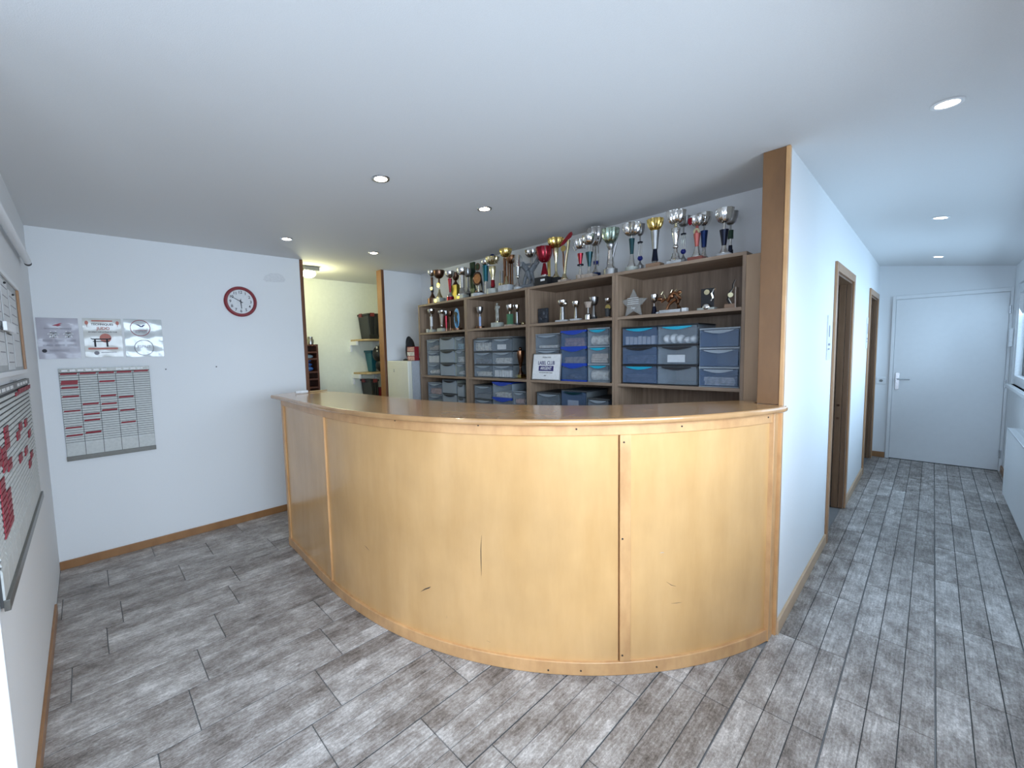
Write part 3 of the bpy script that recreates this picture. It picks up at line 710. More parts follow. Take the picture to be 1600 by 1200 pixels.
t.b(MB().tube([(t.r(a), 0, t.h(c)) for a, c in ((1, 428), (2, 418), (4, 404), (7, 390), (9, 378))], t.r(1.8), 8, t.r(2.2)), 'arc', 'gold_pale')
t.b(MB().tube([(t.r(a), .01, t.h(c)) for a, c in ((-1, 428), (-3, 412), (-3, 398), (-5, 385))], t.r(1.2), 8), 'inner_arc', 'bronze')
t.disc('gold', 389.5, 4.6)
t.poly('red_paint', ((-9, 385), (-3, 378), (4, 372), (9, 368), (13, 366.5), (14.5, 370), (12, 374), (4, 379), (-2, 383)), .005, .012, 'red_wing')
t = T('small silver cup on a thin red stem with a dark ring', 907)
t.drum('tan_stone', 430, 7); t.foot('silver', 414, 430, 3, .4); t.drum('navy_metal', 413.5, 5, 415.5, 'collar'); t.cone('red_metal', 397, 414, 4.8, 2); t.bowl('silver', 376, 390, 9, .08, 10, 'silver')
t = T('round silver cup on a dark teal cone stem', 921)
t.block('tan_stone', 429, 10); t.plate('white_pack', 429, 432.5, 4, 3); t.foot('silver', 417, 429, 4, .5); t.cone('dark_teal', 395, 417, 6, 2.2); t.bowl('silver', 369, 384, 10.5)
t.cone('silver', 383, 396, 1.4, 1.4, 'neck')
t = T('tallest silver cup with clustered silver columns and a blue ball', 931, BK)
t.drum('blue_metal', 427, 8); t.ball('blue_ball', 411, 3.6); t.foot('silver', 416, 427, 6); t.cols('silver', 386, 416, 4, 4, 1); t.bowl('silver', 359, 386, 12.5, .05, 12)
t = T('cup with a green-tinted fluted bowl on a twisted silver figure stem', 954)
t.drum('silver_dull', 421, 11); t.foot('silver', 406, 421, 8, .6); t.cone('silver', 392, 406, 4, 5); t.vase('silver_dull', 382, 394, 6, 'figure'); t.bowl('silver_green', 360, 382, 12.5, .05, 12)
t.b(MB().tube([(t.r(3), 0, t.h(406)), (t.r(7), 0, t.h(392)), (t.r(10), 0, t.h(382))], t.r(1.6), 8), 'wing', 'silver_dull')
t = T('deeply fluted silver cup on a slim teal and silver cone', 987)
t.drum('marble_green', 418, 10); t.foot('silver', 398, 418, 7, .4); t.cone('dark_teal', 374, 398, 4.4, 2.6); t.cone('silver', 370, 375, 1.6, 1.6, 'neck'); t.bowl('silver', 352, 370, 13, .07, 14)
t = T('small silver cup on thin rods over a blue ball, beside the fluted teal stem cup', 1000, BK)
t.drum('silver_dull', 415, 6); t.foot('silver_dull', 408, 415, 4); t.ball('blue_ball', 404, 4); t.cols('silver', 380, 402, 2.6, 4, .6); t.drum('navy_metal', 379, 4, 381, 'collar'); t.cone('silver_dull', 370, 380, 1.2, 1.2, 'neck'); t.bowl('silver_dull', 353, 370, 7)
t = T('gold bowl cup on a waisted silver tube with a wooden base', 1023)
t.block('brown_wood', 412, 11); t.foot('silver', 407, 412, 7, .5); t.cone('navy_metal', 390, 408, 3, 5); t.cone('silver_dull', 362, 390, 6.5, 4); t.bowl('gold', 345, 362, 11.5, .06, 12)
t = T('large fluted silver cup on a silver vase stem and marble base', 1055)
t.block('marble_grey', 408, 11, 8); t.foot('silver', 396, 408, 9, .5, .06); t.ball('silver', 386, 4); t.foot('silver', 389, 397, 4, .6); t.vase('silver', 358, 385, 6.5); t.cone('gold_pale', 352, 358, 1.4, 3, 'neck'); t.bowl('silver', 333, 352, 13.5, .07, 16)
t = T('silver rod cup with a blue ball, behind the large marble based cup', 1067, BK)
t.drum('silver_dull', 406, 6); t.foot('silver_dull', 398, 406, 4); t.ball('blue_ball', 393.5, 4); t.cols('silver', 367, 391, 2.6, 4, .6); t.drum('navy_metal', 366, 4, 368, 'collar'); t.cone('silver_dull', 356, 367, 1.2, 1.2, 'neck'); t.bowl('silver_dull', 341, 356, 9, .05)
t = T('silver and red cup with a gold disc on a pink fluted stem', 1088)
t.block('red_wood', 402, 11); t.foot('silver', 386, 402, 8, .4); t.cone('pink_red', 366, 386, 5, 2.6, fl_=.08); t.disc('gold_pale', 362.5, 4.6); t.bowl('silver', 340, 355, 10.5, .06, 10); t.cone('pink_red', 355, 366, 2, 4, 'neck')
t.poly('red_metal', ((-10, 343), (-5, 342), (-4, 351), (-7, 354), (-10, 350)), -t.r(9.5), .004, 'red_petal')
t = T('tall silver cup on a bright blue cone stem', 1099, BK)
t.drum('silver_dull', 402, 6); t.foot('silver', 388, 402, 5, .5); t.cone('blue_metal', 362, 387, 5.4, 3.4); t.cone('silver_dull', 354, 363, 1.4, 1.4, 'neck'); t.bowl('silver', 336, 355, 11)
t = T('wide silver cup on a navy cone stem, last cup before the wooden wall end', 1130)
t.drum('marble_grey', 397, 11); t.foot('silver', 384, 397, 8, .35); t.cone('navy_metal', 360, 384, 6.6, 3.2); t.cone('silver', 349, 361, 1.6, 1.8, 'neck'); t.bowl('silver', 329, 350, 13, .03)
t = T('silver cup on a dark green stem behind the last navy stemmed cup', 1140, BK)
t.drum('navy_metal', 391, 4); t.cone('silver', 374, 384, 2, 2); t.cone('navy_metal', 384, 396, 2.6, 3.5, 'foot'); t.cone('dark_green', 361, 374, 4, 4); t.cone('silver_dull', 352, 362, 1.4, 1.4, 'neck'); t.bowl('silver_dull', 334, 353, 10)

# second row of the bookcases
G2 = 'small trophies on the second shelf of the bookcases'
def T2(label, px, yd=2.79, name='trophy_cup', ym=500): return Trophy(name, label, px, ym, yd, Z2, 'trophy', G2)
t = T2('small silver cup on a white column, far left of the second shelf', 674)
t.block('marble_green', 515, 7, 5); t.plate('marble_grey', 514, 519, 3, -3); t.cone('silver', 508, 515, 2, 2.6, 'foot'); t.cone('white_plastic', 495, 510, 2.2, 2.2); t.cone('silver', 490, 496, 1, 1, 'neck'); t.bowl('silver', 484, 492, 6)
t = T2('small silver cup on a tapering beige cone stem', 690)
t.block('marble_green', 513, 6, 5); t.ball('silver', 509, 2.4); t.cone('tan_stone', 491, 508, 3.6, 1.8); t.bowl('silver', 486, 492, 5.5)
t = T2('thin trophy with a red stem beside the beige stemmed cup', 697, 2.83)
t.drum('dark_bronze', 513, 5); t.cone('red_metal', 494, 513, 3, 1.8); t.bowl('silver_dull', 486, 494, 3)
t = T2('dark bronze little cup next to the blue oval plaque', 703.5, 2.84)
t.drum('dark_bronze', 513, 5); t.cone('dark_bronze', 494, 513, 1.4, 2); t.bowl('dark_bronze', 487, 495, 4)
t = T2('upright oval blue plaque with dark fighting figures', 714, name='oval_plaque')
t.drum('dark_bronze', 513, 9)
t.b(MB().prism([(a, c+t.h(497.5)) for a, c in circ(t.r(6.2), 24, 0, 2.5)], (0, .0, 0), XP, ZP, -.004, .004), 'oval_panel', 'sky_blue')
t.b(MB().tube([(t.r(6.4)*math.cos(2*PI*i/24), 0, t.h(497.5)+t.r(16)*math.sin(2*PI*i/24)) for i in range(25)], t.r(.6), 6), 'rim', 'silver')
t.poly('black', ((-5, 488), (-1, 487), (3, 490), (1, 495), (3, 503), (1, 511), (-1, 500), (-3, 506), (-4, 497)), -.007, .004, 'figure')
t = T2('dark silver goblet on a pale blue column', 750)
t.drum('dark_bronze', 510, 7); t.cone('pale_blue', 495, 510, 1.9, 1.9); t.cone('silver_dull', 490, 496, 1, 1, 'neck'); t.bowl('silver_dull', 480.5, 491, 5.4)
t = T2('pale statuette of a fighter with raised arms on a marble block', 777, name='statuette')
t.block('marble_green', 504, 8.5, 6); t.drum('gold_pale', 502, 3, 504, 'plinth')
f_ = MB()
f_.ball((0, 0, t.h(475.5)), t.r(1.7)).tube([(0, 0, t.h(478)), (0, 0, t.h(484)), (0, 0, t.h(489))], t.r(3), 8, t.r(2.2)).tube([(t.r(-.8), 0, t.h(488)), (t.r(-1.8), 0, t.h(495)), (t.r(-1.6), 0, t.h(502))], t.r(1.7), 8, t.r(1)).tube([(t.r(.9), 0, t.h(488)), (t.r(2), 0, t.h(495)), (t.r(1.8), 0, t.h(502))], t.r(1.7), 8, t.r(1)).tube([(t.r(2), 0, t.h(480)), (t.r(4.5), 0, t.h(482)), (t.r(5), 0, t.h(479))], t.r(1), 6).tube([(t.r(-2), 0, t.h(480)), (t.r(-4.5), 0, t.h(483)), (t.r(-3.5), 0, t.h(486))], t.r(1), 6)
t.b(f_, 'figure', 'pale_resin')
t = T2('silver cup on a wide green column', 797)
t.block('tan_stone', 507, 7.5, 6); t.cone('green_metal', 491, 507, 5.2, 5.2, fl_=.05); t.cone('silver', 486, 491, 1, 1.4, 'neck'); t.bowl('silver', 477, 487, 6)
t = T2('silver cup on a plain white column beside the green column cup', 808, 2.85)
t.drum('dark_grey', 505, 6); t.cone('silver_dull', 488, 505, 2.6, 2.6); t.bowl('silver', 477, 487, 4.6)
tag(MB().ball((at(817.5, 498, 'y', 2.78)[0], 2.78, Z2+.014), .014).build('small_ball', 'gold_pale'), 'tiny pale ball on the second shelf beside the upright board', 'ball')
t = T2('square dark relief plaque showing crouching figures', 849, 2.83, name='relief_plaque', ym=492)
t.b(MB().box(-t.r(9), t.r(9), -.012, .012, 0, t.h(482)), 'slab', 'relief_resin', .004)
t.b(MB().ball((t.r(-1), -.012, t.h(490)), t.r(5), sq=(1, .3, 1)).ball((t.r(3), -.012, t.h(496)), t.r(5), sq=(1, .3, .7)).ball((t.r(-5), -.012, t.h(498)), t.r(3.4), sq=(1, .3, 1)), 'relief', 'relief_resin')
t = T2('twin bowled silver cup on a pale figure column, beside the dark relief plaque', 879)
t.block('marble_grey', 500, 10, 6); t.cone('silver_dull', 480, 500, 3.2, 4.4); t.bowl('silver', 470, 479, 7.5); t.b(MB().ball((t.r(5), 0, t.h(475)), t.r(4.5)), 'second_bowl', 'silver')
t = T2('silver cup on a short twisted stem in the third bookcase', 900)
t.block('marble_grey', 498, 8.5, 5); t.cone('silver_dull', 484, 498, 1.8, 3); t.bowl('silver', 471.5, 481, 6); t.cone('silver_dull', 480, 485, 1.2, 1.8, 'neck')
t = T2('striped silver cup standing on a bright silver ball', 919, 2.78)
t.drum('silver', 492, 5); t.ball('silver', 494, 5); t.cone('silver_dull', 481, 490, 1, 1.4); t.cone('tan_stone', 472, 481, 6, 3.6, 'bowl', .05)
t = T2('taller silver cup behind the striped cup', 928, 2.88)
t.drum('dark_grey', 495, 5); t.foot('silver_dull', 476, 495, 4, .4); t.bowl('silver_dull', 465, 478, 7.5)
t = T2('silver trophy with a pale gold disc at the right end of the third bookcase', 950, 2.83)
t.block('brown_wood', 495, 5, 5); t.cone('dark_grey', 482, 495, 5, 3.6); t.disc('gold', 480.5, 4.4, 1); t.bowl('silver', 467, 474, 5)
# star award
t = T2('clear glass star award with engraved lines', 990, 2.80, name='star_award', ym=472)
R0 = t.r(23); zc = R0*.83
pts = [((R0 if i % 2 == 0 else R0*.47)*math.sin(PI*i/5), zc+(R0 if i % 2 == 0 else R0*.47)*math.cos(PI*i/5)) for i in range(10)]
t.b(MB().prism(pts, (0, 0, 0), XP, ZP, -.008, .008), 'star', 'smoked_glass', .002)
for q_ in (466, 469, 472, 475): t.b(MB().box(-t.r(9), t.r(9), -.0095, -.0085, t.h(q_+.4), t.h(q_-.3)), 'engraved_line', 'paper_white')
text('1er', .026, Vector((t.x, t.yd-.0088, Z2+t.h(481.5))), XP, ZP, 'paper_white', t.o, 'engraving')
t = T2('small silver cup on a dark blue cone right of the glass star', 1022, 2.84)
t.cone('navy_metal', 479, 500, 2.4, 5); t.cone('silver', 474, 480, 1.2, 1.4, 'neck'); t.bowl('silver', 461, 473, 6.2)
t = T2('bronze dragon sculpture on a grey marble block', 1048, name='dragon_sculpture', ym=472)
t.block('marble_grey', 484, 16, 5); t.b(MB().box(t.r(18), t.r(25), -.02, .02, 0, t.h(483)), 'side_block', 'white_pack', .002); t.b(MB().box(t.r(-21), t.r(-17), -.02, .02, 0, t.h(486)), 'side_block', 'marble_grey', .002)
f_ = MB(); pp = [(-18, 463), (-14, 470), (-9, 466), (-4, 470), (0, 463), (5, 458), (10, 461), (13, 468), (9, 474), (12, 482)]
f_.tube([(t.r(a), .008*math.sin(i), t.h(c)) for i, (a, c) in enumerate(pp)], t.r(2.6), 8, t.r(3.4))
f_.tube([(t.r(a), .0, t.h(c)) for a, c in ((-6, 484), (-3, 476), (2, 472), (8, 468))], t.r(2), 8, t.r(2.8)).ball((t.r(-17), 0, t.h(466)), t.r(3.6), sq=(1.3, .8, .8)).ball((t.r(13), 0, t.h(458)), t.r(3), sq=(1.2, .8, .9)).ball((t.r(1), 0, t.h(463)), t.r(4.5))
t.b(f_, 'body', 'bronze')
for a, c, a2, c2 in ((-15, 459, -12, 454), (0, 458, 2, 453), (5, 456, 9, 453), (-8, 466, -11, 459), (13, 462, 17, 459)): t.b(MB().tube([(t.r(a), 0, t.h(c)), (t.r((a+a2)/2), 0, t.h((c+c2)/2)), (t.r(a2), 0, t.h(c2))], t.r(1.2), 6, t.r(.3)), 'spine', 'gold_pale')
t = T2('black plaque with a gold disc and silver dragon on a pale marble base', 1105, name='plaque_trophy', ym=470)
t.block('marble_green', 481, 12.5, 7); t.b(MB().box(-t.r(9.5), t.r(9.5), 0, .006, t.h(481), t.h(451)), 'plaque', 'black', .002)
t.disc('gold_pale', 457, 4, 0); t.b(MB().ball((t.r(.5), -.02, t.h(480)), t.r(6), sq=(1, .5, .9)), 'dome', 'silver')
t.b(MB().tube([(t.r(a), -.01, t.h(c)) for a, c in ((6, 471), (9, 466), (7, 460), (10, 454), (13, 453))], t.r(1.1), 6), 'dragon', 'silver')
t = T2('black and silver flame trophy with a gold disc on a brown box', 1142, name='flame_trophy', ym=470)
t.block('brown_wood', 475, 7, 7); t.b(MB().box(t.r(7.5), t.r(9), -.03, .02, 0, t.h(450)), 'side_plaque', 'tan_stone', .001)
for sg, m_ in ((0, 'black'), (2.2, 'silver')): t.b(MB().tube([(t.r(a+sg), -.002*sg, t.h(c)) for a, c in ((-1, 475), (-5, 467), (-3, 458), (2, 451), (2, 445), (5, 438))], t.r(1.8 if not sg else .9), 6, t.r(.5)), 'flame', m_)
t.disc('gold_pale', 461, 3.8, 0)

# ------------------------------------------------------------------ drawer towers
def lump(mb, x0, x1, y0, y1, z0, z1, n, seed):
    rr = random.Random(seed)
    for i in range(n):
        w = (x1-x0)/n
        cx = x0+w*(i+.5)+rr.uniform(-.1, .1)*w; hz = (z1-z0)*rr.uniform(.6, 1)
        mb.ball((cx, (y0+y1)/2, z0+hz/2), 1, 12, 8, (w*.6, (y1-y0)/2, hz/2))
def bundle(mb, x0, x1, y0, y1, z0, z1, n, seed):          # folded layers
    rr = random.Random(seed); h = (z1-z0)/n
    for i in range(n):
        a = rr.uniform(0, .08)*(x1-x0); c = rr.uniform(0, .08)*(x1-x0)
        mb.box(x0+a, x1-c, y0+rr.uniform(0, .01), y1, z0+i*h, z0+(i+.9)*h)
used_lb = set()
def tower(px0, px1, pyt, pyb, rows, z0, desc, frame='frost_plastic', drawer='clear_plastic', lips=('frost_plastic',), shelfm=None, fills=(), cols=1, yf=2.765, dp=.30, lid=False, kw='tower', ztop=None):
    pm_ = ((px0+px1)/2)
    a = at(px0, pyb, 'y', yf)[0]; b_ = at(px1, pyb, 'y', yf)[0]
    zt = ztop if ztop else at(pm_, pyt, 'y', yf)[2]
    o = thing('drawer_tower', ((a+b_)/2, yf+dp/2, z0), desc, 'drawers', 'plastic drawer towers in the bookcases')
    rowh = (zt-z0)/rows; th = .006; shelfm = shelfm or frame
    f = MB(); cw = (b_-a)/cols
    for c in range(cols+1):
        xx = a+c*cw; f.box(max(a, xx-th/2), min(b_, xx+th/2) if c < cols else b_, yf, yf+dp, z0, zt)
    f.box(a, b_, yf+dp-.004, yf+dp, z0, zt)
    f.build('frame', frame, o)
    f = MB()
    for r_ in range(rows+1):
        zz = z0+r_*rowh; hh = .010 if shelfm == 'royal_blue' else .005; f.box(a, b_, yf-.012 if hh > .006 else yf-.004, yf+dp, max(z0, zz-hh), min(zt+.004, zz+hh))
    f.build('shelf_tray', shelfm, o)
    if lid: MB().box(a+.02, b_-.05, yf+.02, yf+dp-.02, zt+.004, zt+.014).build('lid', 'mid_grey', o)
    k = 0
    for r_ in range(rows):             # from the top down
        for c in range(cols):
            lip = lips[k % len(lips)]; fill = fills[k] if k < len(fills) else None; k += 1
            x0, x1 = a+c*cw+.006, a+(c+1)*cw-.006; zb, zu = zt-(r_+1)*rowh+.008, zt-r_*rowh-.008
            dm = drawer[c % len(drawer)] if isinstance(drawer, tuple) else drawer
            d_ = MB(); d_.box(x0, x1, yf-.010, yf-.006, zb, zu).box(x0, x0+.003, yf-.006, yf+dp-.02, zb, zu-.015).box(x1-.003, x1, yf-.006, yf+dp-.02, zb, zu-.015).box(x0+.003, x1-.003, yf-.006, yf+dp-.02, zb, zb+.003)
            dr = d_.build('drawer', dm, o)
            w_ = x1-x0; xm = (x0+x1)/2
            q = [(xm-w_*.38+w_*.76*i/10, zu-.006-(.016*math.sin(PI*i/10))) for i in range(11)]; q += [(xm+w_*.38, zu-.002), (xm-w_*.38, zu-.002)]
            MB().prism(q, (0, yf-.010, 0), XP, ZP, 0, .010).build('drawer_lip', lip, dr)
            if fill:
                kind, mat, frac = fill; mb = MB(); seed = hash((round(px0), r_, c)) % 999
                seed = int(px0*7+r_*13+c*29)
                zh = zb+.004+(zu-zb-.02)*frac; xa, xb = x0+.012, x1-.012
                if kind == 'cloth': bundle(mb, xa, xb, yf+.006, yf+dp-.06, zb+.004, zh, 4, seed)
                elif kind == 'lumps': lump(mb, xa, xb, yf+.004, yf+.12, zb+.004, zh, 5, seed)
                elif kind == 'card':
                    mb.box(xm-w_*.26, xm+w_*.20, yf-.003, yf-.001, zb+.012, zb+.012+(zu-zb)*.42)
                elif kind == 'packs':
                    n_ = 7
                    for i in range(n_): mb.box(xa+(xb-xa)*i/n_+.001, xa+(xb-xa)*(i+.82)/n_, yf+.004, yf+.10, zb+.004, zh-(i % 3)*.004)
                elif kind == 'roll': mb.tube([(xa, yf+.05, (zb+zh)/2), (xb, yf+.05, (zb+zh)/2)], (zh-zb)/2*.95, 16)
                pos = ['top', 'middle', 'lowest'][r_ if rows == 3 else min(r_, 1)]
                if cols > 1: pos += ' left' if c == 0 else ' right'
                nm = {'cloth': 'folded_cloths', 'lumps': 'soft_pads', 'card': 'paper_label', 'packs': 'packed_envelopes', 'roll': 'rolled_bandage'}[kind]
                wd = {'cloth': 'layered folded cloths', 'lumps': 'heap of soft pads', 'card': 'white paper card', 'packs': 'row of white packets', 'roll': 'thick rolled bandage'}[kind]
                ob = mb.build(nm, mat)
                tag(ob, '%s inside the %s drawer of the %s' % (wd, pos, kw), 'supplies', None, 'stuff' if kind in ('cloth', 'lumps') else None)
    return o
C, Lm, P_, R_, K_ = 'cloth', 'lumps', 'packs', 'roll', 'card'
# bay 1
tower(669, 688, 531, 585, 3, Z3, 'clear grey three-drawer tower at the left of the first bookcase', lips=('frost_plastic',), fills=((Lm, 'fabric_tan', .7), (P_, 'white_pack', .8), (Lm, 'fabric_pale', .6)), kw='leftmost tower on the middle shelf')
tower(689.5, 712, 527, 586, 3, Z3, 'olive three-drawer tower standing proud in the first bookcase', 'olive_plastic', 'frost_plastic', ('black',), 'dark_grey', ((Lm, 'fabric_green', .5), (C, 'fabric_lightblue', .6), (Lm, 'fabric_pale', .6)), yf=2.74, kw='olive framed tower')
tower(713.5, 727, 527, 585, 3, Z3, 'narrow clear drawer tower at the right of the first bookcase', fills=((C, 'fabric_lightblue', .6), (C, 'fabric_pale', .6), (Lm, 'fabric_pale', .5)), kw='narrow tower right of the olive one')
tower(671, 692, 602, 650, 3, Z4, 'low clear drawer tower with orange cloths, bottom of the first bookcase', fills=((C, 'fabric_pink', .6), (C, 'fabric_green', .6)), kw='low tower beside the fridge', ztop=1.195)
tower(693.5, 716, 598, 650, 3, Z4, 'low olive drawer tower, bottom of the first bookcase', 'olive_plastic', 'frost_plastic', ('black',), 'dark_grey', ((Lm, 'fabric_green', .4), (C, 'fabric_pale', .7)), kw='low olive tower', ztop=1.235)
tower(717, 728, 600, 650, 3, Z4, 'low narrow drawer tower at the right of the first bookcase bottom', 'olive_plastic', 'frost_plastic', ('dark_grey',), 'dark_grey', ((C, 'fabric_tan', .5), (C, 'fabric_pale', .5)), kw='low narrow tower beside the low olive one', ztop=1.20)
# bay 2
tower(742, 802, 529, 591, 3, Z3, 'dark framed six-drawer unit in the second bookcase', 'smoke_plastic', 'clear_plastic', ('frost_plastic',), 'dark_grey', ((P_, 'fabric_pale', .9), (K_, 'label_white', 1), (C, 'fabric_dark', .5), (C, 'fabric_pale', .6), (C, 'fabric_pale', .5), (P_, 'white_pack', .7)), 2, lid=True, kw='dark framed six-drawer unit')
tower(743, 770, 601, 650, 3, Z4, 'low grey drawer tower at the left of the second bookcase bottom', 'smoke_plastic', 'clear_plastic', ('frost_plastic',), 'dark_grey', ((C, 'fabric_dark', .4), (C, 'fabric_dark', .5)), kw='low grey tower of the second bookcase', ztop=1.20)
tower(771.5, 801, 599, 650, 3, Z4, 'low drawer tower with royal blue lips in the second bookcase', 'frost_plastic', 'clear_plastic', ('royal_blue',), 'royal_blue', ((C, 'fabric_pale', .4), (C, 'fabric_pink', .4)), kw='low blue lipped tower', ztop=1.235)
tower(803, 822, 606, 650, 3, Z4, 'low clear drawer tower with pink cloth beside the blue lipped one', fills=((C, 'fabric_pink', .5), (C, 'fabric_green', .5)), kw='low tower right of the blue lipped one', ztop=1.165)
t = Trophy('trophy_cup', 'brown bronze urn trophy on a yellow block in the dark corner beside the six drawers', 813, 570, 2.86, Z3, 'trophy')
t.block('gold', 585, 6, 6); t.foot('dark_bronze', 574, 585, 5, .4); t.vase('bronze', 548, 574, 7, 'urn'); t.ball('dark_bronze', 545, 3, 'lid')
# bay 3
tower(838, 876, 522, 592, 3, Z3, 'clear three-drawer tower behind the framed certificate', fills=((C, 'fabric_pale', .25), (C, 'fabric_dark', .3)), kw='tower behind the certificate', yf=2.80)
tower(878, 917, 517, 597, 3, Z3, 'blue three-drawer tower in the third bookcase', 'clear_blue', 'clear_blue', ('royal_blue',), 'royal_blue', ((C, 'fabric_pink', .7), (C, 'fabric_tan', .5), (Lm, 'fabric_dark', .5)), kw='blue tower')
tower(919, 953, 513, 595, 3, Z3, 'white framed three-drawer tower with turquoise lips', 'frost_plastic', 'clear_plastic', ('turquoise',), None, ((R_, 'fabric_pale', .75), (C, 'fabric_tan', .7), (R_, 'fabric_pale', .8)), kw='white tower with turquoise lips')
tower(840, 876, 609, 650, 2, Z4+.1, 'low dark clear drawer box at the left of the third bookcase bottom', 'smoke_plastic', 'clear_plastic', ('frost_plastic',), 'dark_grey', ((Lm, 'fabric_dark', .7), (C, 'fabric_dark', .5)), kw='low dark box of the third bookcase', ztop=1.17)
tower(878, 917, 607, 650, 2, Z4+.1, 'low drawer box with a white card, middle of the third bookcase bottom', 'smoke_plastic', 'clear_blue', ('dark_teal',), 'dark_grey', ((K_, 'label_white', 1), (C, 'fabric_dark', .5)), kw='low box with a card', ztop=1.20)
tower(919, 953, 614, 650, 2, Z4+.1, 'low drawer box with pale rolls at the right of the third bookcase bottom', 'clear_blue', 'clear_plastic', ('frost_plastic',), 'dark_grey', ((Lm, 'fabric_pale', .7), (C, 'fabric_dark', .5)), kw='low box right of the carded one', ztop=1.15)
# bay 4
tower(973, 1090, 509, 607, 3, Z3, 'wide six-drawer unit with black trays and turquoise lips', 'clear_plastic', ('clear_blue', 'clear_plastic'), ('turquoise', 'turquoise', 'black', 'black', 'turquoise', 'black'), 'black', ((P_, 'white_pack', .6), (Lm, 'white_pack', .7), (C, 'fabric_dark', .6), (K_, 'label_white', 1), (C, 'fabric_dark', .6)), 2, kw='wide six-drawer unit', yf=2.76)
tower(1092, 1155, 513, 609, 3, Z3, 'tall clear drawer tower at the right of the fourth bookcase', 'frost_plastic', 'clear_blue', ('frost_plastic',), None, (None, None, (C, 'fabric_pale', .6)), kw='rightmost clear tower', yf=2.755)
# framed certificate leaning against the tower
fr_ = thing('framed_certificate', (-2.09, 2.735, Z3), 'framed white certificate reading LABEL CLUB ARGENT leaning against a drawer tower', 'certificate')
c0 = Vector(at(832, 594, 'y', 2.728)); c1 = Vector(at(876, 597, 'y', 2.728)); c0.z = Z3+.001; wd = c1.x-c0.x
up = Vector((.0, .028, .205)).normalized(); rt = Vector((1, 0, 0)); nn = rt.cross(up)     # nn faces the room
org = c0
def fp(u_, v_, w_=0): return org+rt*(u_*wd)+up*(v_*.215)+nn*w_
MB().prism([(0, 0), (wd, 0), (wd, .215), (0, .215)], org, rt, up, 0, .012).build('frame', 'silver_dull', fr_, .002)
MB().prism([(.008, .008), (wd-.008, .008), (wd-.008, .207), (.008, .207)], org, rt, up, .012, .0128).build('sheet', 'paper_white', fr_)
text('LABEL CLUB', .042, fp(.5, .64, .0135), rt, up, 'ink_navy', fr_, bold=.0006, stretch=.72)
q = fp(.5, .44, .0130); MB().obox(q, (wd*.52, .0006, .042), rt, up).build('blue_band', 'ink_navy', fr_)
text('ARGENT', .036, fp(.5, .44, .0140), rt, up, 'paper_white', fr_, bold=.0006, stretch=.8)
text('FÉDÉRATION', .014, fp(.5, .85, .0135), rt, up, 'ink', fr_); text('UN CLUB POUR TOUS', .013, fp(.5, .28, .0135), rt, up, 'ink', fr_)
text('2022', .012, fp(.48, .17, .0135), rt, up, 'ink', fr_)

# ------------------------------------------------------------------ fridge and what stands on it
fg_ = thing('fridge', (-4.05, 2.82, 0), 'cream white fridge with freezer below, left of the bookcases', 'fridge')
MB().box(-4.27, -3.842, 2.63, 3.09, .03, 1.435).build('cabinet', 'grey_enamel', fg_, .004)
u_ = MB().box(-4.27, -3.842, 2.575, 2.628, .99, 1.435).build('door', 'cream_enamel', fg_, .008)
MB().box(-4.27, -3.842, 2.575, 2.628, .06, .975).build('door', 'cream_enamel', fg_, .008)
l0 = at(615.5, 579, 'y', 2.574)
MB().prism([(-.011, -.014), (.011, -.014), (.004, -.004), (.004, .006), (-.004, .006), (-.004, -.004)], (l0[0], 2.575, l0[2]), XP, ZP, 0, .001).ball((l0[0], 2.574, l0[2]+.013), .006, 10, 6, (1, .2, 1)).build('emblem', 'ink_grey', u_)
MB().box(-4.268, -3.846, 2.59, 2.626, .975, .99).build('door_gap', 'dark_grey', fg_)
b_ = at(645, 560, 'y', 2.72)
tag(MB().box(-4.06, -3.95, 2.66, 2.84, 1.437, 1.452).box(-4.05, -3.96, 2.67, 2.83, 1.452, 1.458).build('black_tray', 'black', None, .003), 'flat black tray on top of the fridge', 'tray')
sx0, sx1, sx2 = at(636.5, 560, 'y', 2.66)[0], at(648, 560, 'y', 2.66)[0], -3.826
sz = at(645, 541.5, 'y', 2.66)[2]; sh = (sz-1.437)/3
st = thing('box_stack', ((sx0+sx1)/2, 2.70, 1.437), 'red and white striped stack of boxes on the fridge', 'box')
for i in range(3):
    z = 1.437+i*sh
    MB().box(sx0, sx1, 2.66, 2.715, z, z+sh-.006).build('drawer_box', 'fabric_pink' if i != 1 else 'fabric_pale', st, .002)
    MB().box(sx0-.001, sx1, 2.661, 2.714, z+sh-.006, z+sh).build('red_edge', 'red_paint', st)
MB().box(sx1, sx2, 2.655, 2.716, 1.437, sz).build('red_side', 'red_paint', st, .002)
q = at(636, 541, 'y', 2.9); bag = MB()
for dx, dz_, r_, sq in ((.02, .03, .10, (.85, .5, .9)), (-.03, .07, .06, (.9, .6, .8)), (.06, -.04, .10, (.7, .5, 1.3)), (-.085, .05, .035, (1.4, .6, .7)), (-.06, .0, .03, (1.3, .6, .8)), (.09, -.09, .07, (.7, .6, 1.2))): bag.ball((q[0]-.02+dx*1.35, 2.9, q[2]+dz_), r_*1.1, 14, 10, sq)
bag.v = [(a, c, max(z, 1.437)) for a, c, z in bag.v]
tag(bag.build('black_bag', 'black'), 'crumpled black bag standing behind the red and white boxes on the fridge', 'bag')

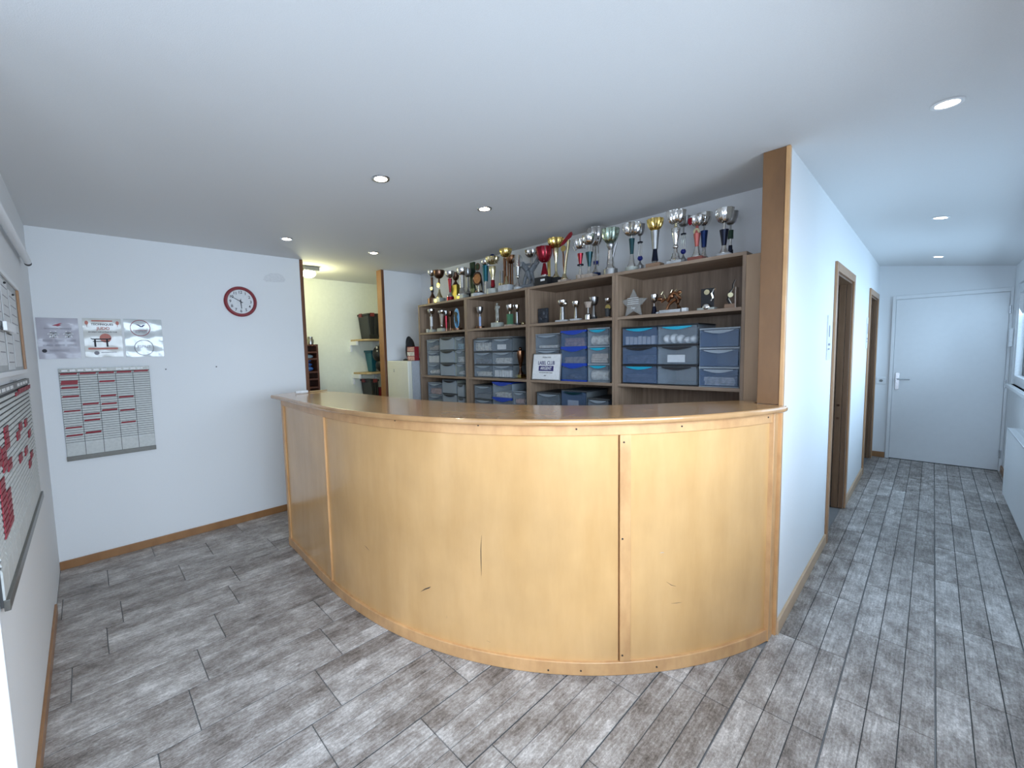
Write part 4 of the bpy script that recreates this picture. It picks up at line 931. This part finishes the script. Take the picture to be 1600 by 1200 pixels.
# ------------------------------------------------------------------ storage room
lp = thing('bulkhead_lamp', (-4.62, 1.86, ZC), 'lit bulkhead lamp on the storage room ceiling', 'lamp')
c = at(482, 425, 'x', -4.62); ly = c[1]
lp.location = (-4.62, ly, ZC)
MB().box(-4.72, -4.52, ly-.085, ly+.085, ZC-.045, ZC-.001).build('housing', 'mid_grey', lp, .008)
MB().ball((-4.62, ly, ZC-.065), 1, 16, 8, (.085, .075, .045)).build('diffuser', 'lamp_storage', lp)
l = bpy.data.lights.new('storage_bulb', 'POINT'); l.energy = 12; l.color = (1, .98, .55); l.shadow_soft_size = .06
lo = bpy.data.objects.new('storage_bulb', l); COL.objects.link(lo); lo.parent = lp; lo.location = (0, 0, -.15)
XB = -5.25
def wshelf(z, y0, lb):
    o = thing('wall_shelf', (XB, (y0+3.1)/2, z), lb, 'shelf')
    x1 = XB+.36
    pts = [(XB+.001, y0), (x1-.08, y0), (x1-.03, y0+.02), (x1, y0+.07), (x1, 3.10), (XB+.001, 3.10)]
    MB().prism(pts, (0, 0, 0), XP, YP, z-.022, z).build('board', 'board_pine', o, .003)
    for yy in (y0-.025, 2.95): MB().box(XB+.001, XB+.20, yy, yy+.03, z-.075, z-.023).box(XB+.001, XB+.03, yy, yy+.03, z-.16, z-.075).build('bracket', 'white_lacquer', o, .002)
ya = at(551, 532, 'x', XB+.06)[1]; za = at(575, 529.5, 'x', XB+.36)[2]; zb = at(575, 582.5, 'x', XB+.36)[2]
wshelf(za, ya, 'upper pine wall shelf with a rounded corner in the storage room'); wshelf(zb, ya+.02, 'lower pine wall shelf with a rounded corner in the storage room')
def bin_(pl, pr, pt_, z0, lb, mat, clip=None, xf=XB+.30):
    y0 = at(pl, 520, 'x', XB+.06)[1]; y1 = min(at(pr, 520, 'x', xf)[1], 3.09); zt = at((pl+pr)/2, pt_, 'x', xf)[2]
    o = thing('storage_bin', (xf-.13, (y0+y1)/2, z0), lb, 'bin')
    x0, x1 = XB+.03, xf; tp = .025
    MB().hexa([(x0+tp, y0+tp, z0+.001), (x1-tp, y0+tp, z0+.001), (x0+tp, y1-tp, z0+.001), (x1-tp, y1-tp, z0+.001), (x0, y0, zt-.03), (x1, y0, zt-.03), (x0, y1, zt-.03), (x1, y1, zt-.03)]).build('tub', mat, o, .006)
    MB().box(x0-.008, x1+.008, y0-.008, y1+.008, zt-.03, zt-.004).build('lid', mat, o, .004)
    for k in range(3):
        yy = y0+(y1-y0)*(k+.5)/3; MB().box(x1-.012, x1+.004, yy-.012, yy+.012, z0+.06, zt-.05).build('rib', mat, o)
    if clip:
        MB().box(x1-.01, x1+.016, y0+.03, y0+.085, zt-.045, zt+.002).build('clip', clip, o, .003)
        MB().box(x0+.05, x0+.12, y0-.016, y0+.002, zt-.045, zt+.002).build('clip', clip, o, .003)
    return o
bin_(562, 596, 489, za, 'black lidded storage bin with red clips on the upper storage shelf', 'bin_black', 'clip_red')
bin_(570, 589, 547, zb, 'teal plastic bin on the lower storage shelf', 'teal_plastic', None, XB+.20)
zlow = za-.88
tag(MB().box(XB+.001, XB+.36, ya+.03, 3.1, zlow-.02, zlow).build('low_shelf', 'board_pine'), 'lowest pine shelf board of the storage room under the red clipped bin', 'shelf')
bin_(562, 588, 593, zlow, 'black bin with red clips below the lower storage shelf', 'bin_black', 'clip_red')
y_ = at(595, 612, 'x', XB+.3)[1]+.05
bk_ = thing('red_bucket', (XB+.2, y_, zlow), 'small red bucket beside the low black bin', 'bucket')
MB().lathe([(.05, 0), (.07, .22), (.074, .22), (.074, .235), (.06, .23), (.045, .02)], (XB+.2, y_, zlow+.001), 18).build('pail', 'red_paint', bk_)
hb = MB(); yy = at(589, 555, 'x', XB+.3)[1]
hb.ball((XB+.30, yy+.03, zb+.235), .095, 12, 8, (.95, .9, 1.1)).ball((XB+.31, yy+.06, zb+.09), .09, 12, 8, (.95, .9, 1))
hg = thing('sports_bag', (XB+.30, yy+.03, zb), 'dark patterned bag crammed beside the teal bin', 'bag')
hb.build('bag_body', 'black', hg)
sp = MB()
for i in range(9):
    a = .5+i*.28; sp.ball((XB+.34+.06*math.cos(a), yy-.055+.01*i, zb+.235+.09*math.sin(a*2)), .010, 8, 6)
sp.build('white_trim', 'white_pack', hg)
# dark bookcase
bx0, bx1 = XB+.005, XB+.28; by1 = at(498.5, 570, 'x', bx1)[1]; by0 = by1-.62; bz = at(495, 538, 'x', bx1)[2]
dk = thing('dark_bookcase', ((bx0+bx1)/2, (by0+by1)/2, 0), 'dark red-brown bookcase standing in the storage room', 'bookcase')
for a, b_ in ((by0, by0+.02), (by1-.02, by1)): MB().box(bx0, bx1, a, b_, 0, bz).build('side_board', 'dark_bookcase', dk, .001)
MB().box(bx0, bx0+.01, by0+.02, by1-.02, 0, bz).build('back_board', 'dark_bookcase', dk)
zs = [at(495, y, 'x', bx1)[2] for y in (549, 559.5, 580, 591, 604)]
for z in [bz-.0]+zs+[.7, .35, .06]: MB().box(bx0+.01, bx1, by0+.02, by1-.02, z-.02, z).build('shelf', 'dark_bookcase', dk, .001)
cl = MB(); zc_ = zs[2]
for i, (h_, w_) in enumerate(((.05, 1), (.04, .9), (.035, .8))): cl.ball((bx1-.10, by1-.16, zc_+.03+i*.05), 1, 12, 8, (.09, .13*w_, h_*.8))
cl.v = [(a, c, max(z, zc_+.001)) for a, c, z in cl.v]
tag(cl.build('blue_clothes', 'fabric_blue'), 'pile of blue clothes on the dark bookcase shelf', 'clothes', None, 'stuff')
w2 = MB().ball((bx1-.09, by1-.13, zc_+.175), 1, 12, 8, (.07, .10, .03)); tag(w2.build('pale_cloth', 'fabric_lightblue'), 'pale blue cloth on top of the blue clothes', 'clothes')
pp = at(485, 536, 'x', bx1-.1); jj = MB().lathe([(.035, 0), (.04, .05), (.03, .07), (.032, .09)], (bx1-.1, pp[1], bz+.001), 16); tag(jj.build('silver_jar', 'silver_dull'), 'small silver jar on top of the dark bookcase', 'jar')

# ------------------------------------------------------------------ downlights
def downlight(x, y, z, lb, tilt=0, warm=True, pw=4):
    o = thing('recessed_downlight', (x, y, z), lb, 'light', 'recessed ceiling downlights'); o.rotation_euler = (0, tilt, 0)
    rg = MB(); n = 24; rg.sm = True; k = 0
    for r_, zz in ((.036, .001), (.0355, -.004), (.047, -.005), (.050, -.0005)):
        for i in range(n): a = 2*PI*i/n; rg.v.append((r_*math.cos(a), r_*math.sin(a), zz))
    for j in range(3):
        for i in range(n): a, b2 = j*n+i, j*n+(i+1) % n; rg.f.append((a, b2, b2+n, a+n))
    rg.build('trim_ring', 'white_lacquer' if not warm else 'dark_bronze' if False else 'chrome', o, 0, True)
    MB().lathe([(.001, -.006), (.030, -.004), (.0345, -.001)], (0, 0, 0), 20).build('lamp_face', 'lamp_glow' if warm else 'lamp_glow_cool', o, 0, True)
    l = bpy.data.lights.new('downlight_beam', 'SPOT'); l.energy = pw; l.color = (1, .90, .74) if warm else (1, .96, .88); l.spot_size = math.radians(100); l.spot_blend = .8; l.shadow_soft_size = .03
    q = bpy.data.objects.new('downlight_beam', l); COL.objects.link(q); q.parent = o; q.location = (0, 0, -.012)
for x, y, lb in ((-2.068, 1.257, 'recessed downlight nearest the camera over the counter front'), (-2.069, 2.043, 'recessed downlight above the curve of the counter, near the trophies'), (-3.59, 1.284, 'recessed downlight near the clock wall corner trim'), (-3.61, 2.086, 'recessed downlight in front of the storage opening')):
    downlight(x, y, ZC, lb)
tl = math.atan(dz)
for y, lb in ((2.602, 'recessed hall downlight nearest the camera'), (4.675, 'middle recessed downlight in the hall ceiling'), (6.749, 'recessed hall downlight closest to the white end door')):
    downlight(.0, y, hallz(.0, y), lb, math.atan((hallz(0, y)-hallz(.2, y))/.2), False, 3)

# ------------------------------------------------------------------ clock
ck = thing('wall_clock', (XC, 1.087, 2.026), 'round red rimmed wall clock showing ten to six', 'clock')
c0 = Vector((XC, 1.087, 2.026))
rim = MB(); n = 40; rim.sm = True
for r_, h_ in ((.134, 0), (.135, .018), (.126, .030), (.112, .030), (.107, .020), (.107, .012)):
    for i in range(n): a = 2*PI*i/n; rim.v.append((XC+.001+h_, c0.y+r_*math.cos(a), c0.z+r_*math.sin(a)))
for j in range(5):
    for i in range(n): a, b_ = j*n+i, j*n+(i+1) % n; rim.f.append((a, b_, b_+n, a+n))
rim.build('rim', 'red_paint', ck)
dl = MB().prism(circ(.1085, 36), c0, YP, ZP, .006, .014).build('dial', 'paper_white', ck)
for h in range(1, 13):
    a = PI/2-2*PI*h/12; text(str(h), .035, c0+Vector((.0146, .084*math.cos(a), .084*math.sin(a))), YP, ZP, 'ink', dl, 'numeral', bold=.0004)
def hand(ang, L_, w, nm, off):
    d_ = Vector((0, math.sin(ang), math.cos(ang))); s_ = Vector((0, d_.z, -d_.y)); mb = MB()
    p = c0+Vector((off, 0, 0)); pts = [p-d_*.018-s_*w, p-d_*.018+s_*w, p+d_*L_+s_*w*.5, p+d_*L_-s_*w*.5]
    k = len(mb.v); mb.v += [tuple(q) for q in pts]+[tuple(q+Vector((.0012, 0, 0))) for q in pts]; mb.f += [(0, 1, 2, 3), (4, 7, 6, 5), (0, 4, 5, 1), (1, 5, 6, 2), (2, 6, 7, 3), (3, 7, 4, 0)]
    mb.build(nm, 'ink', ck)
hand(math.radians(176), .062, .0045, 'hour_hand', .016); hand(math.radians(300), .092, .0034, 'minute_hand', .018); hand(math.radians(2), .03, .0012, 'second_hand', .020)

# ------------------------------------------------------------------ laminated sheets on the clock wall
def sheet(y0, y1, z0, z1, name, label, mat):
    o = thing(name, (XC, (y0+y1)/2, z0), label, 'poster')
    # slightly wavy laminated sheet
    mb = MB(); nx, nz = 10, 12; k = 0; mb.sm = True
    for side in (0, 1):
        for i in range(nz+1):
            for j in range(nx+1):
                y = y0+(y1-y0)*j/nx; z = z0+(z1-z0)*i/nz
                w = .0022+.0016*math.sin(j*1.1+i*.5)+.0012*math.sin(i*1.3)
                mb.v.append((XC+.0006+(w if side else 0), y, z))
    N_ = (nx+1)*(nz+1)
    for i in range(nz):
        for j in range(nx):
            a = i*(nx+1)+j; mb.f.append((N_+a, N_+a+1, N_+a+nx+2, N_+a+nx+1)); mb.f.append((a+nx+1, a+nx+2, a+1, a))
    mb.build('sheet', mat, o)
    return o
def wbox(o, y0, y1, z0, z1, mat, nm, x=.0062): MB().box(XC+x-.0008, XC+x, y0, y1, z0, z1).build(nm, mat, o)
def wpoly(o, poly, mat, nm, x=.0062): MB().prism(poly, (XC, 0, 0), YP, ZP, x-.0008, x).build(nm, mat, o)
ya_, yb_, za_, zb_ = -.226, -.008, 1.55, 1.842
o = sheet(ya_, yb_, za_, zb_, 'poster', 'lavender laminated sheet with a small red bird and judo figures, left of three', 'print_lavender')
cy = (ya_+yb_)/2
wpoly(o, [(cy-.03, 1.785), (cy-.012, 1.795), (cy+.012, 1.805), (cy+.026, 1.806), (cy+.01, 1.797), (cy+.02, 1.791), (cy, 1.782), (cy-.01, 1.786)], 'ink_red', 'bird_mark')
text('PROGRESSION TECHNIQUE', .0115, (XC+.0065, cy, 1.765), YP, ZP, 'ink_grey', o)
def judoka(o, y, z, s_, fl_=1):
    mb = MB(); b0 = Vector((XC+.0068, y, z))
    def L(a, b_, w):
        A = b0+Vector((0, a[0]*s_*fl_, a[1]*s_)); B_ = b0+Vector((0, b_[0]*s_*fl_, b_[1]*s_)); d_ = (B_-A).normalized(); n_ = Vector((0, -d_.z, d_.y))*w*s_
        k = len(mb.v); mb.v += [tuple(A+n_), tuple(B_+n_), tuple(B_-n_), tuple(A-n_)]; mb.f.append((k, k+1, k+2, k+3))
    L((0, 1), (.1, .3), .22); L((.1, .35), (-.35, -.4), .15); L((.1, .35), (.5, -.4), .15); L((0, .9), (-.7, .5), .11); L((0, .9), (.7, .75), .11); L((-.05, 1.1), (0, 1.4), .13)
    mb.build('judo_figure', 'paper_white', o)
for yy, f_ in ((-.155, 1), (-.13, -1), (-.075, 1), (-.055, -1)): judoka(o, yy, 1.712, .026, f_)
for i, zz in enumerate((1.683, 1.674, 1.648, 1.640)):
    for j in range(3): wbox(o, ya_+.025+j*.062, ya_+.075+j*.062, zz, zz+.003, 'ink_grey', 'text_line')
wpoly(o, [(ya_+.03+a, 1.607+b_) for a, b_ in circ(.013, 14)], 'ink', 'club_badge'); wbox(o, ya_+.055, yb_-.06, 1.61, 1.613, 'ink_grey', 'text_line'); wbox(o, ya_+.055, yb_-.06, 1.602, 1.604, 'ink_grey', 'text_line')
ya_, yb_ = .016, .236; cy = (ya_+yb_)/2
o = sheet(ya_, yb_, za_+.005, 1.846, 'poster', 'laminated JUDO poster with a red sun and a black torii gate, middle of three', 'print_white')
wbox(o, cy-.06, cy+.06, 1.822, 1.832, 'ink_coral', 'coral_band')
for yy in (ya_+.022, yb_-.022):
    wpoly(o, [(yy+a, 1.812+b_) for a, b_ in circ(.010, 12, 0, 1.5)], 'ink_coral', 'lantern'); wbox(o, yy-.001, yy+.001, 1.782, 1.798, 'ink_red', 'tassel')
text('TECHNIQUES', .021, (XC+.0065, cy, 1.800), YP, ZP, 'ink', o, bold=.0004); text('JUDO', .030, (XC+.0065, cy+.004, 1.770), YP, ZP, 'ink_coral', o, bold=.0004); text('EN DIRECT SUR LA PAGE DU CLUB', .0105, (XC+.0065, cy, 1.743), YP, ZP, 'ink', o, bold=.0002)
wpoly(o, [(cy+.012+a, 1.698+b_) for a, b_ in circ(.034, 24)], 'ink_coral', 'red_sun')
wpoly(o, [(cy-.075, 1.700), (cy-.062, 1.694), (cy+.032, 1.694), (cy+.044, 1.700), (cy+.04, 1.687), (cy+.03, 1.686), (cy-.06, 1.686), (cy-.07, 1.69)], 'ink', 'torii_gate', .0070)
for a, b_, c_, d_ in ((-.055, -.044, 1.632, 1.686), (.014, .025, 1.632, 1.686), (-.062, .034, 1.670, 1.675)): wbox(o, cy+a, cy+b_, c_, d_, 'ink', 'torii_post', .0071)
wbox(o, cy-.09, cy+.08, 1.612, 1.626, 'ink_coral', 'coral_band'); wpoly(o, [(cy-.045+a, 1.586+b_) for a, b_ in circ(.015, 14)], 'ink_grey', 'club_badge'); wbox(o, cy-.02, cy+.07, 1.588, 1.592, 'ink_grey', 'text_line')
ya_, yb_ = .252, .492; cy = (ya_+yb_)/2
o = sheet(ya_, yb_, za_, 1.847, 'poster', 'shiny clear sheet with two oval club emblems, right of three', 'film_gloss')
def oval(cy_, cz_, r_, sq, mat):
    mb = MB(); mb.tube([(XC+.0066, cy_+r_*math.cos(2*PI*i/28), cz_+r_*sq*math.sin(2*PI*i/28)) for i in range(29)], .0022, 6); mb.build('oval_ring', mat, o)
oval(cy-.02, 1.777, .062, 1.0, 'ink_red'); oval(cy-.005, 1.622, .060, 1.0, 'ink_grey')
wpoly(o, [(cy-.05, 1.808), (cy-.03, 1.803), (cy-.012, 1.792), (cy-.002, 1.801), (cy+.012, 1.803), (cy-.004, 1.786), (cy-.018, 1.786), (cy-.035, 1.799)], 'ink_navy', 'bird_mark')
text('ESPRIT', .026, (XC+.0066, cy-.015, 1.747), YP, ZP, 'ink_grey', o); text('ESPRIT', .030, (XC+.0066, cy-.005, 1.630), YP, ZP, 'ink_grey', o); wbox(o, cy-.065, cy+.025, 1.758, 1.761, 'ink_red', 'text_line')

# ------------------------------------------------------------------ slot planner boards
def planner(org, right, up, w, h, ncol, nslot, cards, label, lipf=.8):
    o = thing('card_planner', org, label, 'planner')
    R_, U_ = Vector(right), Vector(up); N_ = R_.cross(U_); O_ = Vector(org)
    def bx(a0, a1, b0, b1, d0, d1): return [O_+R_*a+U_*b_+N_*d for d in (d0, d1) for b_ in (b0, b1) for a in (a0, a1)]
    MB().hexa(bx(0, w, 0, h, .001, .008)).build('backing', 'slot_dark', o)
    MB().hexa(bx(-.002, w+.002, -.012, .022, .008, .022)).build('bottom_rail', 'rail_grey', o, .002)
    MB().hexa(bx(0, w, h-.028, h, .008, .014)).build('header_strip', 'rail_grey', o)
    hw = MB()
    for i in range(11):
        a = w*(.03+i*.083); 
        if i != 6: hw.hexa(bx(a, a+w*.06, h-.021, h-.008, .014, .0145))
    hw.build('header_window', 'label_white', o)
    cw = w/ncol; z1 = h-.032; zb = .022; zl = zb+(z1-zb)*.14
    for c in range(ncol):
        a0, a1 = c*cw+.0015, (c+1)*cw-.0015
        col = MB(); col.hexa(bx(a0, a1, zb, zl, .008, .013))
        for i in range(nslot):
            b0 = zl+(z1-zl)*i/nslot; ph = (z1-zl)/nslot
            # slanted slot lip
            q = [O_+R_*a+U_*b_+N_*d for (b_, d) in ((b0, .008), (b0, .0135), (b0+ph*lipf, .008), (b0+ph*lipf, .0105)) for a in (a0, a1)]
            col.hexa([q[0], q[1], q[2], q[3], q[4], q[5], q[6], q[7]])
        col.build('slot_column', 'slot_grey', o)
    for (c, v, hh) in cards:
        b0 = z1-(z1-zb)*v; a0, a1 = c*cw+.004, (c+1)*cw-.006
        if c+1 > ncol: continue
        MB().hexa([O_+R_*a+U_*b_+N_*d for (b_, d) in ((b0-hh/2, .012), (b0-hh/2, .016), (b0+hh/2, .014), (b0+hh/2, .017)) for a in (a0+(.006 if b_ > b0 else 0), a1-(0 if b_ > b0 else .004))]).build('red_card', 'red_card', o)
    return o
cards = [(0, .012, .012), (0, .115, .030), (0, .175, .015), (0, .28, .013), (0, .455, .011), (0, .655, .011), (0, .75, .012),
 (1, .012, .013), (1, .385, .013), (1, .51, .012), (1, .585, .012), (1, .735, .013), (2, .012, .014), (2, .12, .014), (2, .30, .013), (2, .40, .013), (2, .477, .013),
 (3, .012, .014), (3, .33, .012), (3, .50, .011), (3, .655, .012), (4, .008, .014)]
planner((XC, -.137, .808), YP, ZP, .522, .668, 5, 30, cards, 'five column wall planner with red cards below the laminated sheets')
cards = [(0, .02, .02), (1, .02, .02), (2, .02, .02), (3, .02, .02), (4, .02, .02), (5, .03, .016)]
rr = random.Random(3)
for c, v in ((2, .38), (3, .27), (4, .47), (2, .56), (3, .60), (5, .26), (6, .30), (6, .46)): cards += [(c, v, .02), (c, v+.03, .014)]
for c, v0, v1 in ((9, .2, .32), (9, .40, .46), (10, .30, .42), (10, .55, .75), (11, .28, .36), (11, .45, .74)):
    v = v0
    while v < v1: cards.append((c, v, .018)); v += .035
planner((-1.85, YL, .80), XN, ZP, 1.44, .645, 13, 26, [(12-c, v, h) for c, v, h in [(a, b_, c_) for a, b_, c_ in cards]], 'long slot planner full of red cards on the left side wall', .55)
# noticeboard above it
nb_ = thing('noticeboard', (-2.5, YL, 1.47), 'large grey noticeboard with a wooden frame above the long planner', 'noticeboard')
x0, x1, z0, z1 = -3.2, -1.9, 1.475, 1.915
MB().box(x0, x1, YL+.001, YL+.008, z0, z1).build('board', 'mouldy_board', nb_)
for nm, q in (('frame_rail', (x0, x1, z1-.02, z1)), ('frame_rail', (x0, x1, z0, z0+.02)), ('frame_rail', (x0, x0+.03, z0+.02, z1-.02)), ('frame_rail', (x1-.03, x1, z0+.02, z1-.02))):
    MB().box(q[0], q[1], YL+.008, YL+.018, q[2], q[3]).build(nm, 'trim_wood' if q[0] == x0 and q[1] < -3 else 'white_lacquer', nb_, .002)
for (a, b_, c_, d_, lb) in ((-3.10, -2.83, 1.51, 1.86, 'white notice sheet at the far end of the wooden framed board'), (-2.80, -2.58, 1.50, 1.68, 'lower white notice sheet, second from the far end of the board'), (-2.80, -2.58, 1.70, 1.88, 'upper white notice sheet, second from the far end of the board'), (-2.54, -2.32, 1.52, 1.80, 'white notice sheet with a black line near the image edge'), (-2.28, -2.0, 1.52, 1.86, 'large white notice sheet at the near end of the board')):
    s_ = thing('notice_sheet', ((a+b_)/2, YL+.01, c_), lb, 'paper')
    MB().box(a, b_, YL+.0085, YL+.0095, c_, d_).build('sheet', 'paper_white', s_)
    q = MB()
    for i in range(6): q.box(a+.02, b_-.02-(i % 3)*.02, YL+.0095, YL+.0100, d_-.03-i*.04, d_-.026-i*.04)
    q.build('text_line', 'ink_grey', s_)
    MB().ball(((a+b_)/2, YL+.013, d_-.01), .005, 8, 6).build('pin', 'black', s_)
# ruler tray / clip on the board
cp = thing('paper_clip_tray', (-2.55, YL, 1.66), 'small white clip holder fixed to the noticeboard', 'holder')
MB().box(-2.72, -2.42, YL+.0185, YL+.030, 1.655, 1.69).build('holder', 'white_lacquer', cp, .002); MB().box(-2.72, -2.42, YL+.0101, YL+.0185, 1.66, 1.665).build('backplate', 'black', cp)
# rolled projection screen
sc_ = thing('projection_screen', (-2.6, YL+.05, 2.13), 'rolled white projection screen tube high on the left wall', 'screen')
xe = -3.72
MB().tube([(xe, YL+.032, 2.135), (-1.9, YL+.032, 2.135)], .018, 16).build('casing', 'white_lacquer', sc_)
MB().tube([(xe-.03, YL+.032, 2.128), (xe, YL+.032, 2.135)], .017, 14).build('end_cap', 'black', sc_)
for q in (xe+.03, -2.4): MB().box(q, q+.03, YL+.001, YL+.03, 2.15, 2.185).build('bracket', 'white_lacquer', sc_)
MB().tube([(xe+.01, YL+.03, 2.168), (-1.9, YL+.03, 2.168)], .006, 8).build('bottom_bar', 'rail_grey', sc_)
